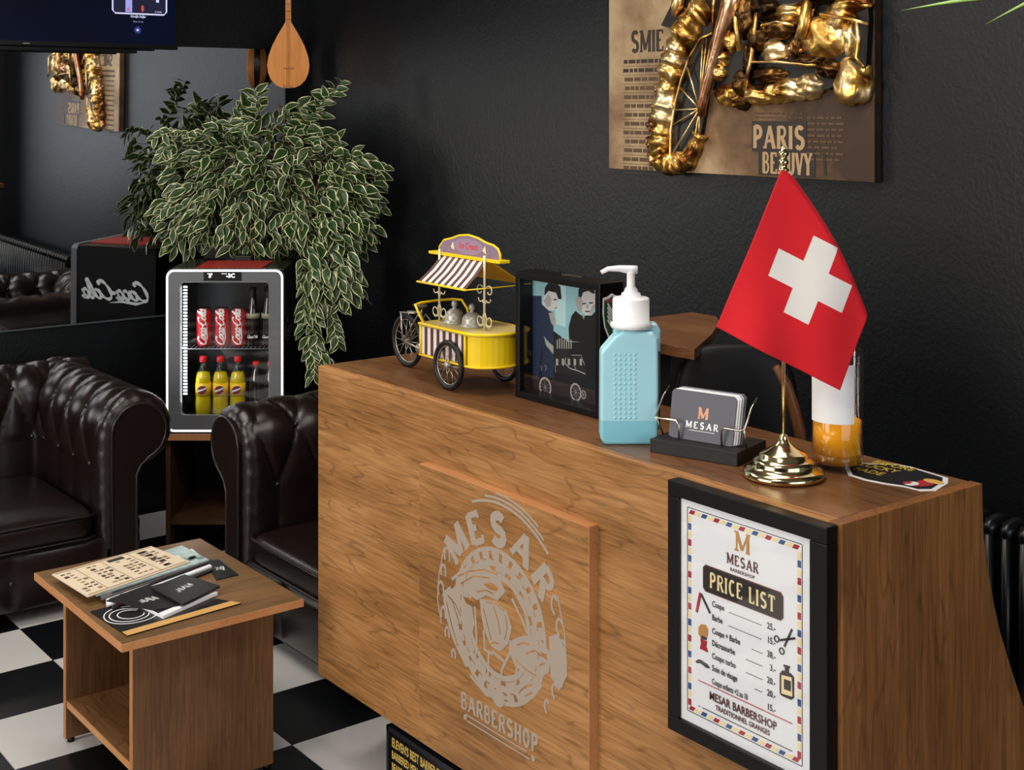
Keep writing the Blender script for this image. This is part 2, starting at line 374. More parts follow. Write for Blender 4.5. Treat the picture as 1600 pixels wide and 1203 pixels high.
# flared end panel with a concave back edge
prof = [(X0, 0), (X0, ZT), (2.168, ZT), (2.169, .97), (2.172, .926), (2.179, .885), (2.190, .847), (2.206, .79), (2.224, .74), (2.257, .669), (2.299, .585), (2.345, .50), (2.40, .41), (2.45, .33), (2.50, .2), (2.52, 0)]
s = MB(); s.ext([(x, Y0, z) for x, z in prof], (0, .026, 0)); s.build('end_panel', W_Z, ct, .0012)
s = MB(); s.ext([(X0+.28, Y1-.03, .0), (X0+.03, Y1-.03, .24), (X0+.03, Y1-.03, ZT-.026), (X1, Y1-.03, ZT-.026), (X1+.1, Y1-.03, .0)], (0, .026, 0)); s.build('inner_end_panel', W_Z, ct, .001)
MB().box((X0+.24, Y0+.03, 0), (X0+.26, Y1-.20, .60)).build('recessed_plinth', BLACKM, ct)
MB().box((X0+.261, Y0+.03, .60), (X1-.02, Y1-.032, .62)).build('shelf', W_TOP, ct)
# logo board screwed on the front
BX, BY0, BY1, BZ = 1.749, 2.018, 2.616, .872
MB().box((BX, BY0, .262), (X0, BY1, BZ)).build('logo_board', W_Y, ct, .0006)
s = MB(); s.box((BX, BY0-.0015, .262), (X0, BY0, BZ)); s.box((BX, BY0, BZ), (X0, BY1, BZ+.0015)); s.build('board_edge_band', EDGE, ct)
pl = Pl((BX, 0, 0), (0,-1,0), (0,0,1)); pl.h1 = .0006
lc = (-2.312, .590)
# ring with dashes left open, seen as grey print
def circ(R, n=40): return [(lc[0]+R*math.cos(2*PI*k/n), lc[1]+R*math.sin(2*PI*k/n)) for k in range(n)]
pl.stroke(circ(.160), .009, closed=True); pl.stroke(circ(.132), .016, closed=True); pl.stroke(circ(.108), .012, closed=True)
for k in range(26):
    a = 2*PI*k/26 + .1
    pl.arc(lc, .1475, .1475, a, a+.17, .016, n=4)
for k in range(14):
    a = 2*PI*k/14; pl.arc(lc, .120, .120, a, a+.30, .010, n=4)
P = lambda x, y: pl.px(x, y)
# crown of hair, face profile and barber pole inside the ring
pl.poly(pl.pxs([(712,905),(728,885),(748,882),(768,890),(782,905),(790,925),(778,938),(760,930),(745,938),(730,925),(716,928)]))
pl.poly(pl.pxs([(700,925),(712,915),(726,930),(738,950),(742,975),(735,1000),(728,985),(718,965),(706,950)]))
pl.poly(pl.pxs([(750,935),(775,940),(792,955),(800,980),(795,1005),(782,1018),(768,1010),(757,985),(752,960)]))
pl.poly(pl.pxs([(800,1000),(820,992),(845,1000),(862,1022),(858,1050),(840,1062),(820,1052),(805,1040),(797,1020)]))
pl.poly(pl.pxs([(805,1085),(815,1060),(835,1055),(848,1072),(835,1090),(815,1098)]))
pl.poly(pl.pxs([(692,925),(704,915),(712,955),(722,1000),(738,1040),(728,1042),(708,1000),(696,960)]))
for q in [[(742,940),(745,1000),(742,1040)],[(756,985),(758,1015),(770,1022)],[(764,1020),(762,1072)],[(798,1000),(797,1020),(785,1045),(781,1070)],[(808,1040),(805,1080)],
          [(770,1018),(790,1035)],[(810,930),(830,960),(845,1000)],[(800,935),(815,965),(825,990)],[(735,1055),(760,1085),(800,1092)],[(762,1075),(805,1083)],[(722,960),(730,945),(742,940)],
          [(776,900),(800,915),(822,945)],[(745,905),(770,912)],[(706,905),(722,893),(745,897)]]:
    pl.stroke(pl.pxs(q), .007)
# unprinted gaps inside the blobs
for q in [[(716,900),(735,892),(758,890),(778,898)],[(720,912),(740,900),(765,903)],[(706,935),(714,960),(722,985)],[(698,940),(706,975),(716,1010)],[(756,950),(762,975),(768,1000)],[(772,948),(779,970),(782,992)],
          [(790,960),(793,980),(789,1000)],[(760,940),(776,944),(788,954)],[(808,1008),(818,1004),(828,1007)],[(822,1022),(836,1016),(848,1026)],[(806,1030),(822,1046),(838,1056)],[(812,1080),(822,1072),(832,1070)],
          [(820,1088),(832,1082)],[(762,1010),(772,1003),(780,1006)],[(700,930),(712,944),(720,962)],[(745,925),(760,922),(772,928)],[(842,1040),(852,1036)]]:
    pl.stroke(pl.pxs(q), .0032, 1)
for q in [[(756,912),(768,910),(780,918),(776,924),(764,920)],[(724,932),(742,936),(746,948),(730,944)],[(806,940),(816,950),(822,966),(812,958)],[(844,1018),(854,1022),(856,1032),(850,1028)]]: pl.poly(pl.pxs(q), 1)
for k in range(30):
    a = 2*PI*k/30; pl.arc(lc, .1385, .1385, a, a+.09, .002, 1, n=3)
# arched word, bars above, ornaments, lower word
pl.slab('MESAR', 0, 0, .064, arc=(lc[0], lc[1], .174, PI/2+.84, -.42), th=.32, tn=.22, wf=.80)
for R, a0, a1, wd in [(.262, .95, 2.05, .006), (.272, 1.05, 1.85, .005), (.282, 1.15, 1.7, .004)]: pl.arc(lc, R*.98, R, a0-.1, a1-.1, wd)
for sgn in (-1, 1):
    for (r, z, ra) in [(.19, .10, .018), (.205, .06, .016), (.215, .015, .02), (.205, -.035, .016), (.19, -.075, .014), (.165, -.115, .012)]:
        pl.arc((lc[0]+sgn*r, lc[1]+z), ra*.55, ra, sgn*.6, sgn*.6+4.4, .006, n=10)
    pl.stroke([(lc[0]+sgn*.20, lc[1]+.12), (lc[0]+sgn*.222, lc[1]+.05), (lc[0]+sgn*.228, lc[1]-.01), (lc[0]+sgn*.212, lc[1]-.06)], .004)
pl.poly([(lc[0]+.172, lc[1]+.03), (lc[0]+.20, lc[1]+.045), (lc[0]+.225, lc[1]+.02), (lc[0]+.23, lc[1]-.03), (lc[0]+.205, lc[1]-.07), (lc[0]+.178, lc[1]-.05)])
pl.ell((lc[0]-.0, lc[1]-.155), .022, .018)
pl.slab('BARBERSHOP', lc[0]-.135, lc[1]-.222, .036, fit=.27, th=.22, tn=.14, gap=.2)
for q in [(-.12, -.232, .10, -.232), (-.115, -.244, .11, -.244)]: pl.stroke([(lc[0]+q[0], lc[1]+q[1]), (lc[0]+q[2], lc[1]+q[3])], .0028)
for q in (-.12, .12): pl.ell((lc[0]+q, lc[1]-.238), .006, .006)
pl.mb.build('barber_logo', [mat('silver_grey_print', sr(166,152,138), .45), W_Y], ct)

# ================================================================ FRAMED PRICE LIST on the counter front
FX = 1.745
FA0, FA1, FB0, FB1 = -1.793, -1.426, .560, 1.017      # a = -Y
pf = empty('price_list_frame', (1.77, 1.61, .56), 'black framed white price list hanging on the right end of the counter front', 'picture frame')
s = MB(); bw = .0275
for (a0, b0, a1, b1) in [(FA0,FB0,FA1,FB0+bw),(FA0,FB1-bw,FA1,FB1),(FA0,FB0+bw,FA0+bw,FB1-bw),(FA1-bw*1.3,FB0+bw,FA1,FB1-bw)]:
    s.box((FX, -a0, b0), (X0, -a1, b1))
s.build('frame_moulding', BLACK, pf, .002)
MB().box((FX+.008, -FA0-.02, FB0+.02), (X0, -FA1+.02, FB1-.02)).build('paper', PAPER, pf)
pl = Pl((FX+.008, 0, 0), (0,-1,0), (0,0,1)); pl.h1 = .0004
tl, tr, bl = pl.px(1075,793), pl.px(1253,856), pl.px(1078,1110)
a0, b1, a1, b0 = tl[0], tl[1], tr[0], bl[1]
# border of slanted air-mail stripes
def dash(p, q, n, sl):
    for k in range(n):
        mi = [3, 4, 5, 4][k % 4]
        t0, t1 = k/n, (k+1)/n
        x0_, y0_ = p[0]+(q[0]-p[0])*t0, p[1]+(q[1]-p[1])*t0; x1_, y1_ = p[0]+(q[0]-p[0])*t1, p[1]+(q[1]-p[1])*t1
        g = .8
        if abs(q[0]-p[0]) > abs(q[1]-p[1]):
            pl.poly([(x0_, y0_), (x0_+(x1_-x0_)*g, y0_), (x0_+(x1_-x0_)*g+.005, y0_+.0075), (x0_+.005, y0_+.0075)], mi)
        else: pl.poly([(x0_, y0_), (x0_+.0075, y0_), (x0_+.0075, y0_+(y1_-y0_)*g), (x0_, y0_+(y1_-y0_)*g)], mi)
dash((a0+.002, b1-.01), (a1-.006, b1-.01), 17, 0); dash((a0+.002, b0+.002), (a1-.006, b0+.002), 17, 0)
dash((a0+.001, b0+.01), (a0+.001, b1-.01), 24, 0); dash((a1-.009, b0+.01), (a1-.009, b1-.01), 24, 0)
for q in [(a0-.001,b1+.001,a1+.001,b1+.001),(a0-.001,b0-.001,a1+.001,b0-.001),(a0-.001,b0,a0-.001,b1),(a1+.001,b0,a1+.001,b1)]:
    pl.stroke([(q[0],q[1]),(q[2],q[3])], .0012, 0)
cx_ = (a0+a1)/2
pl.slab('M', cx_-.0165, pl.px(1160,866)[1]+.003, .034, 6, wf=.66, th=.2, tn=.1)
pl.slab('MESAR', cx_-.036, pl.px(1160,884)[1]-.004, .018, 1, fit=.072, th=.2, tn=.13, gap=.25)
pl.text('BARBERSHOP', cx_, pl.px(1160,884)[1]-.0155, .0085, 1, align='CENTER', bold=.02, space=1.15)
pl.text('traditionnel', cx_, pl.px(1160,884)[1]-.024, .006, 1, align='CENTER')
q0 = pl.px(1102,912); bz0 = q0[1]; pw0, pw1 = pl.px(1100,900)[0], pl.px(1223,950)[0]
zc = pl.px(1161,925)[1]; hh = .022
pl.poly([(pw0-.002,zc-hh+.004),(pw0+.004,zc-hh-.002),(pw1-.004,zc-hh-.002),(pw1+.002,zc-hh+.004),(pw1+.002,zc+hh-.004),(pw1-.004,zc+hh+.002),(pw0+.004,zc+hh+.002),(pw0-.002,zc+hh-.004)], 1)
pl.poly([(pw0,zc-hh+.005),(pw0+.005,zc-hh),(pw1-.005,zc-hh),(pw1,zc-hh+.005),(pw1,zc+hh-.005),(pw1-.005,zc+hh),(pw0+.005,zc+hh),(pw0,zc+hh-.005)], 2, .0006)
pl.h0 = .0006; pl.slab('PRICE LIST', pw0+.0155, zc-.0135, .027, 4, h=.0009, fit=pw1-pw0-.032, th=.2, tn=.13, gap=.22); pl.h0 = 0
rows = [('Coupe', 945, '25.-'), ('Barbe', 966, '15.-'), ('Coupe + Barbe', 987, '38.-'), ('Décrassurbe', 1006, '3.-'), ('Coupe turbo', 1026, '20.-'), ('Soin de visage', 1045, '20.-'), ('Coupe enfants +2 au 10', 1066, '15.-')]
ps = pl.px(1197, 980)[0]
for body, yy, pr in rows:
    a_, b_ = pl.px(1113, yy+1)
    pl.text(body, a_, b_-.001, .0145, 0, bold=.022, sx=.74 if len(body) < 20 else .60)
    pl.text(pr, ps+.022, b_-.001, .0155, 0, bold=.018, sx=.8, align='RIGHT')
    l = a_ + len(body)*.0068 + .006; n = int((ps-.006-l)/.0035)
    for k in range(max(0, n)): pl.rect(l+k*.0035, b_-.0004, l+k*.0035+.0018, b_+.0006, 0)
zl = pl.px(1093,1063)
pl.stroke([(zl[0]-.002, zl[1]), (a1-.02, zl[1])], .001, 3); zz = zl[1]
pl.text('MESAR BARBERSHOP', cx_, zz-.024, .0205, 1, bold=.02, align='CENTER', sx=.82)
pl.text('TRADITIONNEL GRANGES', cx_, zz-.038, .0125, 1, bold=.02, align='CENTER', sx=.85)
pl.stroke([(zl[0]+.008, zz-.046), (a1-.02, zz-.046)], .0009, 0); pl.stroke([(zl[0]-.002, zz-.046), (zl[0]+.002, zz-.046)], .0009, 0)
# razor, brush, moustache, scissors, flask
pl.stroke(pl.pxs([(1095,926),(1089,956)]), .0055, 3); pl.stroke(pl.pxs([(1096,928),(1110,958)]), .0045, 0)
pl.poly(pl.pxs([(1092,980),(1096,975),(1103,976),(1107,984),(1106,994),(1102,999),(1096,997),(1092,990)]), 6); pl.poly(pl.pxs([(1097,992),(1105,996),(1104,1000),(1096,998)]), 0)
pl.poly(pl.pxs([(1095,998),(1105,1002),(1104,1010),(1107,1019),(1094,1013),(1096,1005)]), 3)
pl.poly(pl.pxs([(1087,1033),(1091,1030),(1096,1031),(1100,1034),(1105,1037),(1110,1044),(1104,1043),(1099,1039),(1095,1036),(1090,1036)]), 0)
pl.stroke(pl.pxs([(1238,983),(1226,1010)]), .0035, 2); pl.stroke(pl.pxs([(1243,997),(1219,1000)]), .0035, 2)
for q in [(1222,1017),(1214,998)]: c = pl.px(*q); pl.arc(c, .005, .005, 0, 2*PI, .002, 2, n=12)
c = pl.pxs([(1219,1052),(1223,1047),(1236,1052),(1241,1058),(1241,1090),(1237,1093),(1221,1086),(1219,1082)]); pl.poly(c, 2); 
pl.h0=.0004; pl.poly(pl.pxs([(1222,1054),(1238,1058),(1239,1088),(1222,1083)]), 4, .0008); pl.poly(pl.pxs([(1226,1060),(1237,1064),(1237,1080),(1226,1076)]), 2, .001); pl.h0=0
pl.poly(pl.pxs([(1227,1041),(1233,1043),(1233,1052),(1227,1050)]), 2); pl.poly(pl.pxs([(1225,1038),(1235,1041),(1234,1044),(1225,1041)]), 2)
pl.mb.build('printed_price_list', [mat('grey_ink', sr(62,60,62), .6), BROWNI, PLAQ, INKR, CREAM, INKBL, GOLDI], pf)
MB().box((FX+.004, -FA0-bw+.001, FB0+bw-.001), (FX+.0055, -FA1+bw*1.3-.001, FB1-bw+.001)).build('glass_pane', glassy('picture_glass', gl=.08), pf)

# ================================================================ BLACK FLOOR SIGN under the counter
sg = empty('floor_sign', (1.81, 2.6, 0), 'black sign with gold lettering standing on the floor under the counter front', 'sign')
SM = Matrix.Translation((1.80, 0, 0)) @ Matrix.Rotation(math.radians(8), 4, 'Y')
s = MB(); s.box((1.80, 2.30, 0), (1.812, 2.829, .176)); s.build('sign_board', BLACK, sg, .002)
s = MB()
for q in [((1.796,2.30,.166),(1.812,2.832,.178)), ((1.796,2.822,0),(1.812,2.832,.178)), ((1.796,2.30,0),(1.812,2.832,.008))]: s.box(*q)
s.build('sign_frame', mat('dark_sign_frame', sr(24,26,34), .4), sg)
pl = Pl((1.7995, 0, 0), (0,-1,0), (0,0,1)); pl.h1 = .0005
for t, z, sz in [("ELEVEN'S BEST BARBER TOWN", .132, .030), ('BARBERED MEN', .103, .026), ('BEARD CUT', .074, .026), ('LEATHER', .044, .026)]:
    pl.text(t, -2.812, z, sz, 0, bold=.03, sx=.62)
pl.mb.build('gold_lettering', mat('gold_lettering_paint', sr(196,168,84), .5), sg)

# ================================================================ TOY ICE CREAM CART
YEL = mat('yellow_enamel', sr(240,204,20), .3); YELD = mat('beige_enamel', sr(206,186,120), .45); MAROON = mat('maroon_stripe', sr(82,52,50), .5); OFFW = mat('off_white_stripe', sr(228,214,208), .5)
PURP = mat('mauve_board', sr(134,112,136), .5); IVORY = mat('ivory_wire', sr(214,204,170), .4, .2); TYRE = mat('black_rubber', sr(16,16,18), .45); SILV = mat('tarnished_silver', sr(178,172,160), .35, .8)
REDI = mat('red_lettering', sr(196,60,66), .5)
K = empty('toy_ice_cream_cart', (1.95, 2.72, ZT), 'miniature yellow ice cream tricycle cart with striped awning on the counter', 'toy cart')
cxm = 1.952
def hull(z, off=0):     # tray outline seen from above, rounded at the front end
    pts = [(cxm-.077-off, 2.797+off), (cxm-.077-off, 2.60)]
    for k in range(1, 16): a = PI*k/16; pts.append((cxm-(.077+off)*math.cos(a), 2.60-(.060+off)*math.sin(a)))
    return pts + [(cxm+.077+off, 2.60), (cxm+.077+off, 2.797+off)]
s = MB(); s.prism(hull(0)[1:-1], 1.088, 1.158); s.build('cart_body', YEL, K, .001)
s = MB(); s.box((cxm-.074, 2.60, 1.086), (cxm+.074, 2.797, 1.158)); s.build('cart_box', YELD, K)
for nm, z0, z1, m_, of in (('tray_top', 1.158, 1.166, YELD, .002),): MB().prism(hull(0, of), z0, z1).build(nm, m_, K)
s = MB(); s.tube([(x, y, 1.163) for x, y in hull(0, .003)], .0042, 8, True); s.build('tray_rim', YEL, K)
s = MB(); s.tube([(x, y, 1.086) for x, y in hull(0, .002)], .0030, 8, True); s.build('lower_rim', YEL, K)
s = MB()
for sx in (-1, 1):
    for yy in (2.795, 2.607): s = MB(); s.tube([(cxm+sx*.079, yy, 1.086), (cxm+sx*.079, yy, 1.163)], .0035); s.build('corner_trim', YEL, K)
n = 14
for sx in (-1, 1):
    s = MB()
    for k in range(n):
        s.mi = k % 2; s.box((cxm+sx*.0742, 2.612+(.182)*k/n, 1.09), (cxm+sx*.0772, 2.612+(.182)*(k+1)/n, 1.157))
    s.build('striped_side', [MAROON, OFFW], K)
def wheel(name, c, R, parent, ax=(1,0,0), nsp=16):
    c = Vector(c); s = MB(); e2, e3 = Vector((0,1,0)), Vector((0,0,1))
    ring = lambda r, n=36: [c + e2*(r*math.cos(2*PI*k/n)) + e3*(r*math.sin(2*PI*k/n)) for k in range(n)]
    s.tube(ring(R-.0065), .0068, 8, True); t = s.build(name, TYRE, parent)
    s = MB(); s.tube(ring(R-.0135), .0016, 6, True)
    for k in range(nsp):
        a = 2*PI*k/nsp; s.tube([c + Vector((.007*(1 if k % 2 else -1), .004*math.cos(a), .004*math.sin(a))), c + e2*((R-.013)*math.cos(a)) + e3*((R-.013)*math.sin(a))], .0009, 5)
    s.lathe([(0,-.010),(.007,-.010),(.0075,0),(.007,.010),(0,.010)], c, 12, ax=ax)
    s.build('spokes', SILV, t)
    return t
wheel('wheel', (1.868, 2.668, ZT+.060), .060, K); wheel('wheel', (2.036, 2.668, ZT+.060), .060, K); wheel('wheel', (1.950, 2.972, ZT+.069), .069, K)
s = MB(); s.tube([(1.868,2.668,ZT+.060),(2.036,2.668,ZT+.060)], .003); s.tube([(1.952,2.60,1.086),(1.952,2.668,1.08)], .004); s.build('axle', SILV, K)
s = MB()
for q in [[(1.938,2.972,1.089),(1.938,2.905,1.165),(1.945,2.80,1.11)],[(1.962,2.972,1.089),(1.962,2.905,1.165),(1.955,2.80,1.11)],[(1.950,2.972,1.163),(1.950,2.905,1.168),(1.95,2.895,1.08),(1.95,2.80,1.10)],[(1.938,2.972,1.089),(1.938,2.90,1.08)],
          [(1.938,2.99,1.162),(1.938,2.92,1.168)],[(1.962,2.99,1.162),(1.962,2.92,1.168)],[(1.938,2.985,1.162),(1.935,2.972,1.089)],[(1.962,2.985,1.162),(1.965,2.972,1.089)],[(1.95,2.905,1.165),(1.95,2.905,1.182)]]: s.tube(q, .0024, 6)
s.lathe([(0,-.004),(.014,-.004),(.014,.004),(0,.004)], (1.94,2.90,1.078), 14, ax=(1,0,0)); s.build('bicycle_frame', SILV, K)
s = MB(); s.ball((1.95, 2.912, 1.187), (.016, .028, .008)); s.build('saddle', mat('brown_saddle', sr(60,44,34), .5), K)
s = MB(); s.tube([(1.882,2.795,1.163),(1.878,2.81,1.185),(1.880,2.83,1.205),(1.90,2.835,1.208),(1.95,2.838,1.209),(2.0,2.835,1.208),(2.022,2.83,1.205),(2.026,2.81,1.185),(2.022,2.795,1.163)], .0032); s.build('push_handle', YEL, K)
# poles, scrolls, awning, sign board
for yy in (2.797-.008, 2.600): s = MB(); s.tube([(1.925,yy,1.165),(1.925,yy,1.345)], .003); s.build('pole', IVORY, K)
def spiral(c, r0, a0, turns, dr, ydir, n=18): return [(c[0], c[1]+ydir*(r0-dr*k/n)*math.cos(a0+turns*2*PI*k/n), c[2]+(r0-dr*k/n)*math.sin(a0+turns*2*PI*k/n)) for k in range(n+1)]
for yy in (2.789, 2.600):
    s = MB()
    for yd in (-1, 1):
        s.tube(spiral((1.925, yy+yd*.019, 1.262), .013, 2.6, -.85, .006, yd), .0016, 6); s.tube([(1.925, yy, 1.225)] + spiral((1.925, yy+yd*.017, 1.243), .010, 3.6, .7, .005, yd)[:12], .0016, 6)
        s.tube(spiral((1.925, yy+yd*.018, 1.190), .013, 3.9, .8, .006, yd), .0016, 6); s.tube([(1.925, yy, 1.212), (1.925, yy+yd*.008, 1.196), (1.925, yy+yd*.006, 1.178), (1.925, yy+yd*.018, 1.174), (1.925, yy+yd*.028, 1.182)], .0016, 6)
    s.build('scrollwork', IVORY, K)
s = MB(); n = 15; ya, yb = 2.600, 2.800
for k in range(n):
    s.mi = k % 2; u0, u1 = k/n, (k+1)/n
    a = lambda u: Vector((1.935, ya+.006+(yb-ya-.012)*u, 1.328)); b = lambda u: Vector((1.862, ya-.008+(yb-ya)*u-.004, 1.270))
    c_ = lambda u: (a(u)+b(u))/2 - Vector((0,0,.004))
    s.ext([a(u0), a(u1), c_(u1), c_(u0)], (0,0,.002)); s.ext([c_(u0), c_(u1), b(u1), b(u0)], (0,0,.002))
s.build('striped_awning', [MAROON, OFFW], K)
s = MB(); s.ext([(1.945, ya+.0, 1.328),(1.945, yb, 1.328),(2.045, yb, 1.266),(2.045, ya, 1.266)], (0,0,.003)); s.build('rear_awning', mat('ochre_enamel', sr(206,156,30), .4), K)
s = MB(); s.tube([(1.860, ya-.012, 1.269), (1.860, yb-.008, 1.269)], .0028); s.tube([(1.860, ya-.012, 1.269),(2.045, ya, 1.265)], .0016); s.build('awning_rail', YEL, K)
MB().box((1.930, 2.548, 1.329), (1.962, 2.845, 1.336)).build('ledge', YEL, K, .001)
arch = [(2.562,1.336),(2.563,1.350)] + [(2.572,1.362),(2.590,1.369),(2.620,1.373),(2.650,1.381),(2.690,1.386),(2.730,1.382),(2.765,1.372),(2.795,1.366),(2.806,1.356),(2.815,1.348),(2.815,1.336)]
s = MB(); s.ext([(1.942, y, z) for y, z in arch], (.006,0,0)); s.build('sign_board', PURP, K)
s = MB(); s.tube([(1.944, y, z) for y, z in arch], .0030); s.build('sign_rim', YEL, K)
pl = Pl((1.942,0,0), (0,-1,0), (0,0,1)); pl.h1 = .0008
pl.ell((-2.688,1.358), .062, .020, 2); pl.text('Ice Cream', -2.688, 1.352, .022, 0, bold=.03, align='CENTER', sx=.85)
for yy in (2.755, 2.622): pl.poly([(-yy-.008,1.352),(-yy+.006,1.345),(-yy+.002,1.366)], 1)
pl.mb.build('sign_lettering', [REDI, CREAM, mat('mauve_oval', sr(150,128,152), .5)], K)
PW = mat('pewter_grey', sr(176,172,164), .35, .3)
for (x, y, r) in [(1.935, 2.738, .0235), (1.935, 2.665, .0235)]:
    s = MB(); s.lathe([(0,0),(r*1.25,0),(r*1.25,.004),(r*1.05,.006),(r,.012),(r*1.02,.018),(r*.85,.027),(r*.5,.034),(r*.2,.036),(r*.2,.040),(r*.33,.044),(r*.30,.052),(r*.15,.056),(0,.056)], (x,y,1.166), 20)
    s.build('food_dome', PW, K)

# ================================================================ BLACK BOX PHOTO FRAME + SHIELD STICKER
F = empty('box_photo_frame', (1.985, 2.363, ZT), 'deep black box frame with photo of two men beside the toy cart', 'photo frame')
s = MB(); bw = .016
for a, b in [((1.950,2.213,ZT),(2.020,2.513,ZT+bw)),((1.950,2.213,1.315-bw),(2.020,2.513,1.315)),((1.950,2.213,ZT+bw),(2.020,2.213+bw,1.315-bw)),((1.950,2.513-bw,ZT+bw),(2.020,2.513,1.315-bw))]: s.box(a, b)
s.build('box_moulding', BLACK, F, .0015)
MB().box((2.010, 2.225, ZT+.01), (2.018, 2.505, 1.305)).build('back_board', mat('frame_back_navy', sr(18,22,30), .5), F)
s = MB(); s.box((1.99,2.32,1.3155),(2.0,2.39,1.3175)); s.build('hanger_slot', CHROME, F)
pl = Pl((1.9905, 0, 0), (0,-1,0), (0,0,1)); pl.h1 = .0004; q = lambda L: pl.pxs([(780+x/3.882, 390+y/3.882) for x, y in L])
pl.poly(q([(190,180),(590,235),(590,975),(150,850),(150,200)]), 1)
pl.poly(q([(192,185),(585,235),(585,560),(420,560),(300,470),(192,400)]), 0)
pl.poly(q([(340,195),(405,205),(405,470),(340,450)]), 6); pl.poly(q([(405,205),(480,215),(470,480),(405,470)]), 0)
pl.poly(q([(192,280),(258,280),(262,560),(240,790),(150,770),(152,300)]), 2)      # first figure body
pl.poly(q([(258,330),(300,370),(330,380),(330,560),(340,640),(330,780),(260,760),(262,500)]), 2)
pl.poly(q([(278,230),(300,200),(340,198),(372,225),(380,300),(360,300),(345,260),(300,255),(275,280)]), 3) # hair
pl.poly(q([(270,285),(300,250),(345,262),(356,300),(352,345),(328,372),(300,365),(262,330)]), 4)      # face
pl.poly(q([(300,385),(330,380),(345,430),(338,470),(318,450)]), 5)
pl.poly(q([(272,525),(300,560),(360,610),(410,650),(440,690),(425,712),(380,665),(330,635),(285,580)]), 5) # forearm
pl.poly(q([(500,230),(560,235),(585,270),(585,345),(560,390),(520,400),(500,370),(495,300)]), 4)
pl.poly(q([(482,240),(500,222),(560,228),(585,262),(570,268),(540,250),(510,260),(492,310),(480,330)]), 3)
pl.poly(q([(462,290),(492,285),(510,320),(500,380),(482,372),(470,350)]), 5)       # hand on cheek
pl.poly(q([(440,400),(465,370),(480,385),(500,400),(560,400),(588,370),(588,790),(500,760),(470,700),(500,560),(425,555),(422,470)]), 3)
pl.poly(q([(505,405),(520,395),(515,425)]), 5)
pl.poly(q([(330,560),(420,575),(435,650),(520,640),(525,770),(330,745)]), 7)
for k in range(7): x = 350+k*14; pl.rect(*q([(x, 600)])[0], q([(x+6, 560-6*(k % 3))])[0][0], q([(x, 545-8*(k % 3))])[0][1], 5)
for k in range(5): x = 345+k*36; pl.rect(*q([(x, 700)])[0], q([(x+14, 700)])[0][0], q([(x, 660)])[0][1], 5)
for c, rx in [((280,835),48),((465,865),42),((512,880),20)]:
    a, b = q([c])[0]; r = rx*.00036; pl.arc((a,b), r*1.15, r*1.25, 0, 2*PI, r*.28, 5); 
    for k in range(10): an = 2*PI*k/10; pl.stroke([(a,b),(a+r*math.cos(an), b+r*1.1*math.sin(an))], .0006, 5)
pl.poly(q([(350,300),(362,338),(350,350),(345,330)]), 4); pl.poly(q([(300,270),(318,300),(312,345),(290,350),(270,310)]), 5); pl.poly(q([(330,300),(350,298),(350,306),(332,308)]), 3); pl.poly(q([(335,352),(352,350),(345,358)]), 3)
pl.poly(q([(505,325),(528,322),(528,330),(506,333)]), 3); pl.poly(q([(548,320),(570,318),(570,327),(548,329)]), 3); pl.poly(q([(530,330),(545,332),(540,358),(528,354)]), 5); pl.poly(q([(520,372),(555,370),(545,379),(526,379)]), 3); pl.poly(q([(565,340),(583,330),(583,350),(562,385),(548,392)]), 5)
pl.stroke(q([(405,655),(400,690),(430,720),(480,735),(525,755)]), .0016, 4)
for L_ in [[(250,705),(262,712),(255,735)],[(275,700),(288,712),(280,735)],[(440,640),(500,640),(500,655)],[(340,700),(345,745)],[(200,300),(190,420),(200,560)],[(455,700),(470,735)],[(500,650),(520,700)]]: pl.stroke(q(L_), .0014, 5)
pl.poly(q([(540,950),(585,955),(585,968),(540,962)]), 8)
pl.mb.build('photo_print', [mat('print_teal', sr(140,186,194), .5), mat('print_navy', sr(16,20,28), .5), mat('print_blue_black', sr(32,44,72), .5), mat('print_black', sr(10,11,13), .5), mat('print_light_grey', sr(196,196,196), .5), mat('print_mid_grey', sr(158,158,156), .5), mat('print_pale_teal', sr(176,212,214), .5), mat('print_soot', sr(30,30,32), .5), mat('print_gold', sr(150,130,60), .5)], F)
MB().box((1.957, 2.228, ZT+.015), (1.9585, 2.498, 1.30)).build('glass_pane', glassy('frame_glass', gl=.05), F)
pl = Pl((0, 2.213, 0), (1,0,0), (0,0,1)); pl.h1 = .0012
def shield(k): 
    pts = [(0,.052),(-.012,.046),(-.026,.044),(-.027,.01),(-.022,-.02),(-.010,-.045),(0,-.056)]
    return [(1.985+x*k, 1.240+z*k) for x, z in pts] + [(1.985-x*k, 1.240+z*k) for x, z in pts[::-1][1:-1]]
pl.poly(shield(1.0), 0); pl.h0 = .0012; pl.poly(shield(.88), 1, .0016); pl.h0 = .0016
for k in range(5): pl.stroke([(1.985+.010, 1.215+.006*k), (1.985-.004, 1.222+.009*k), (1.985-.014, 1.236+.009*k)], .0038, 0, .002)
pl.text('ANGERS', 1.985, 1.274, .010, 2, .002, bold=.04, align='CENTER')
o = pl.mb.build('shield_sticker', [WHITEP, mat('shield_green', sr(38,84,56), .5), REDI]); tag(o, 'white and green shield sticker on the side of the box photo frame', 'sticker')

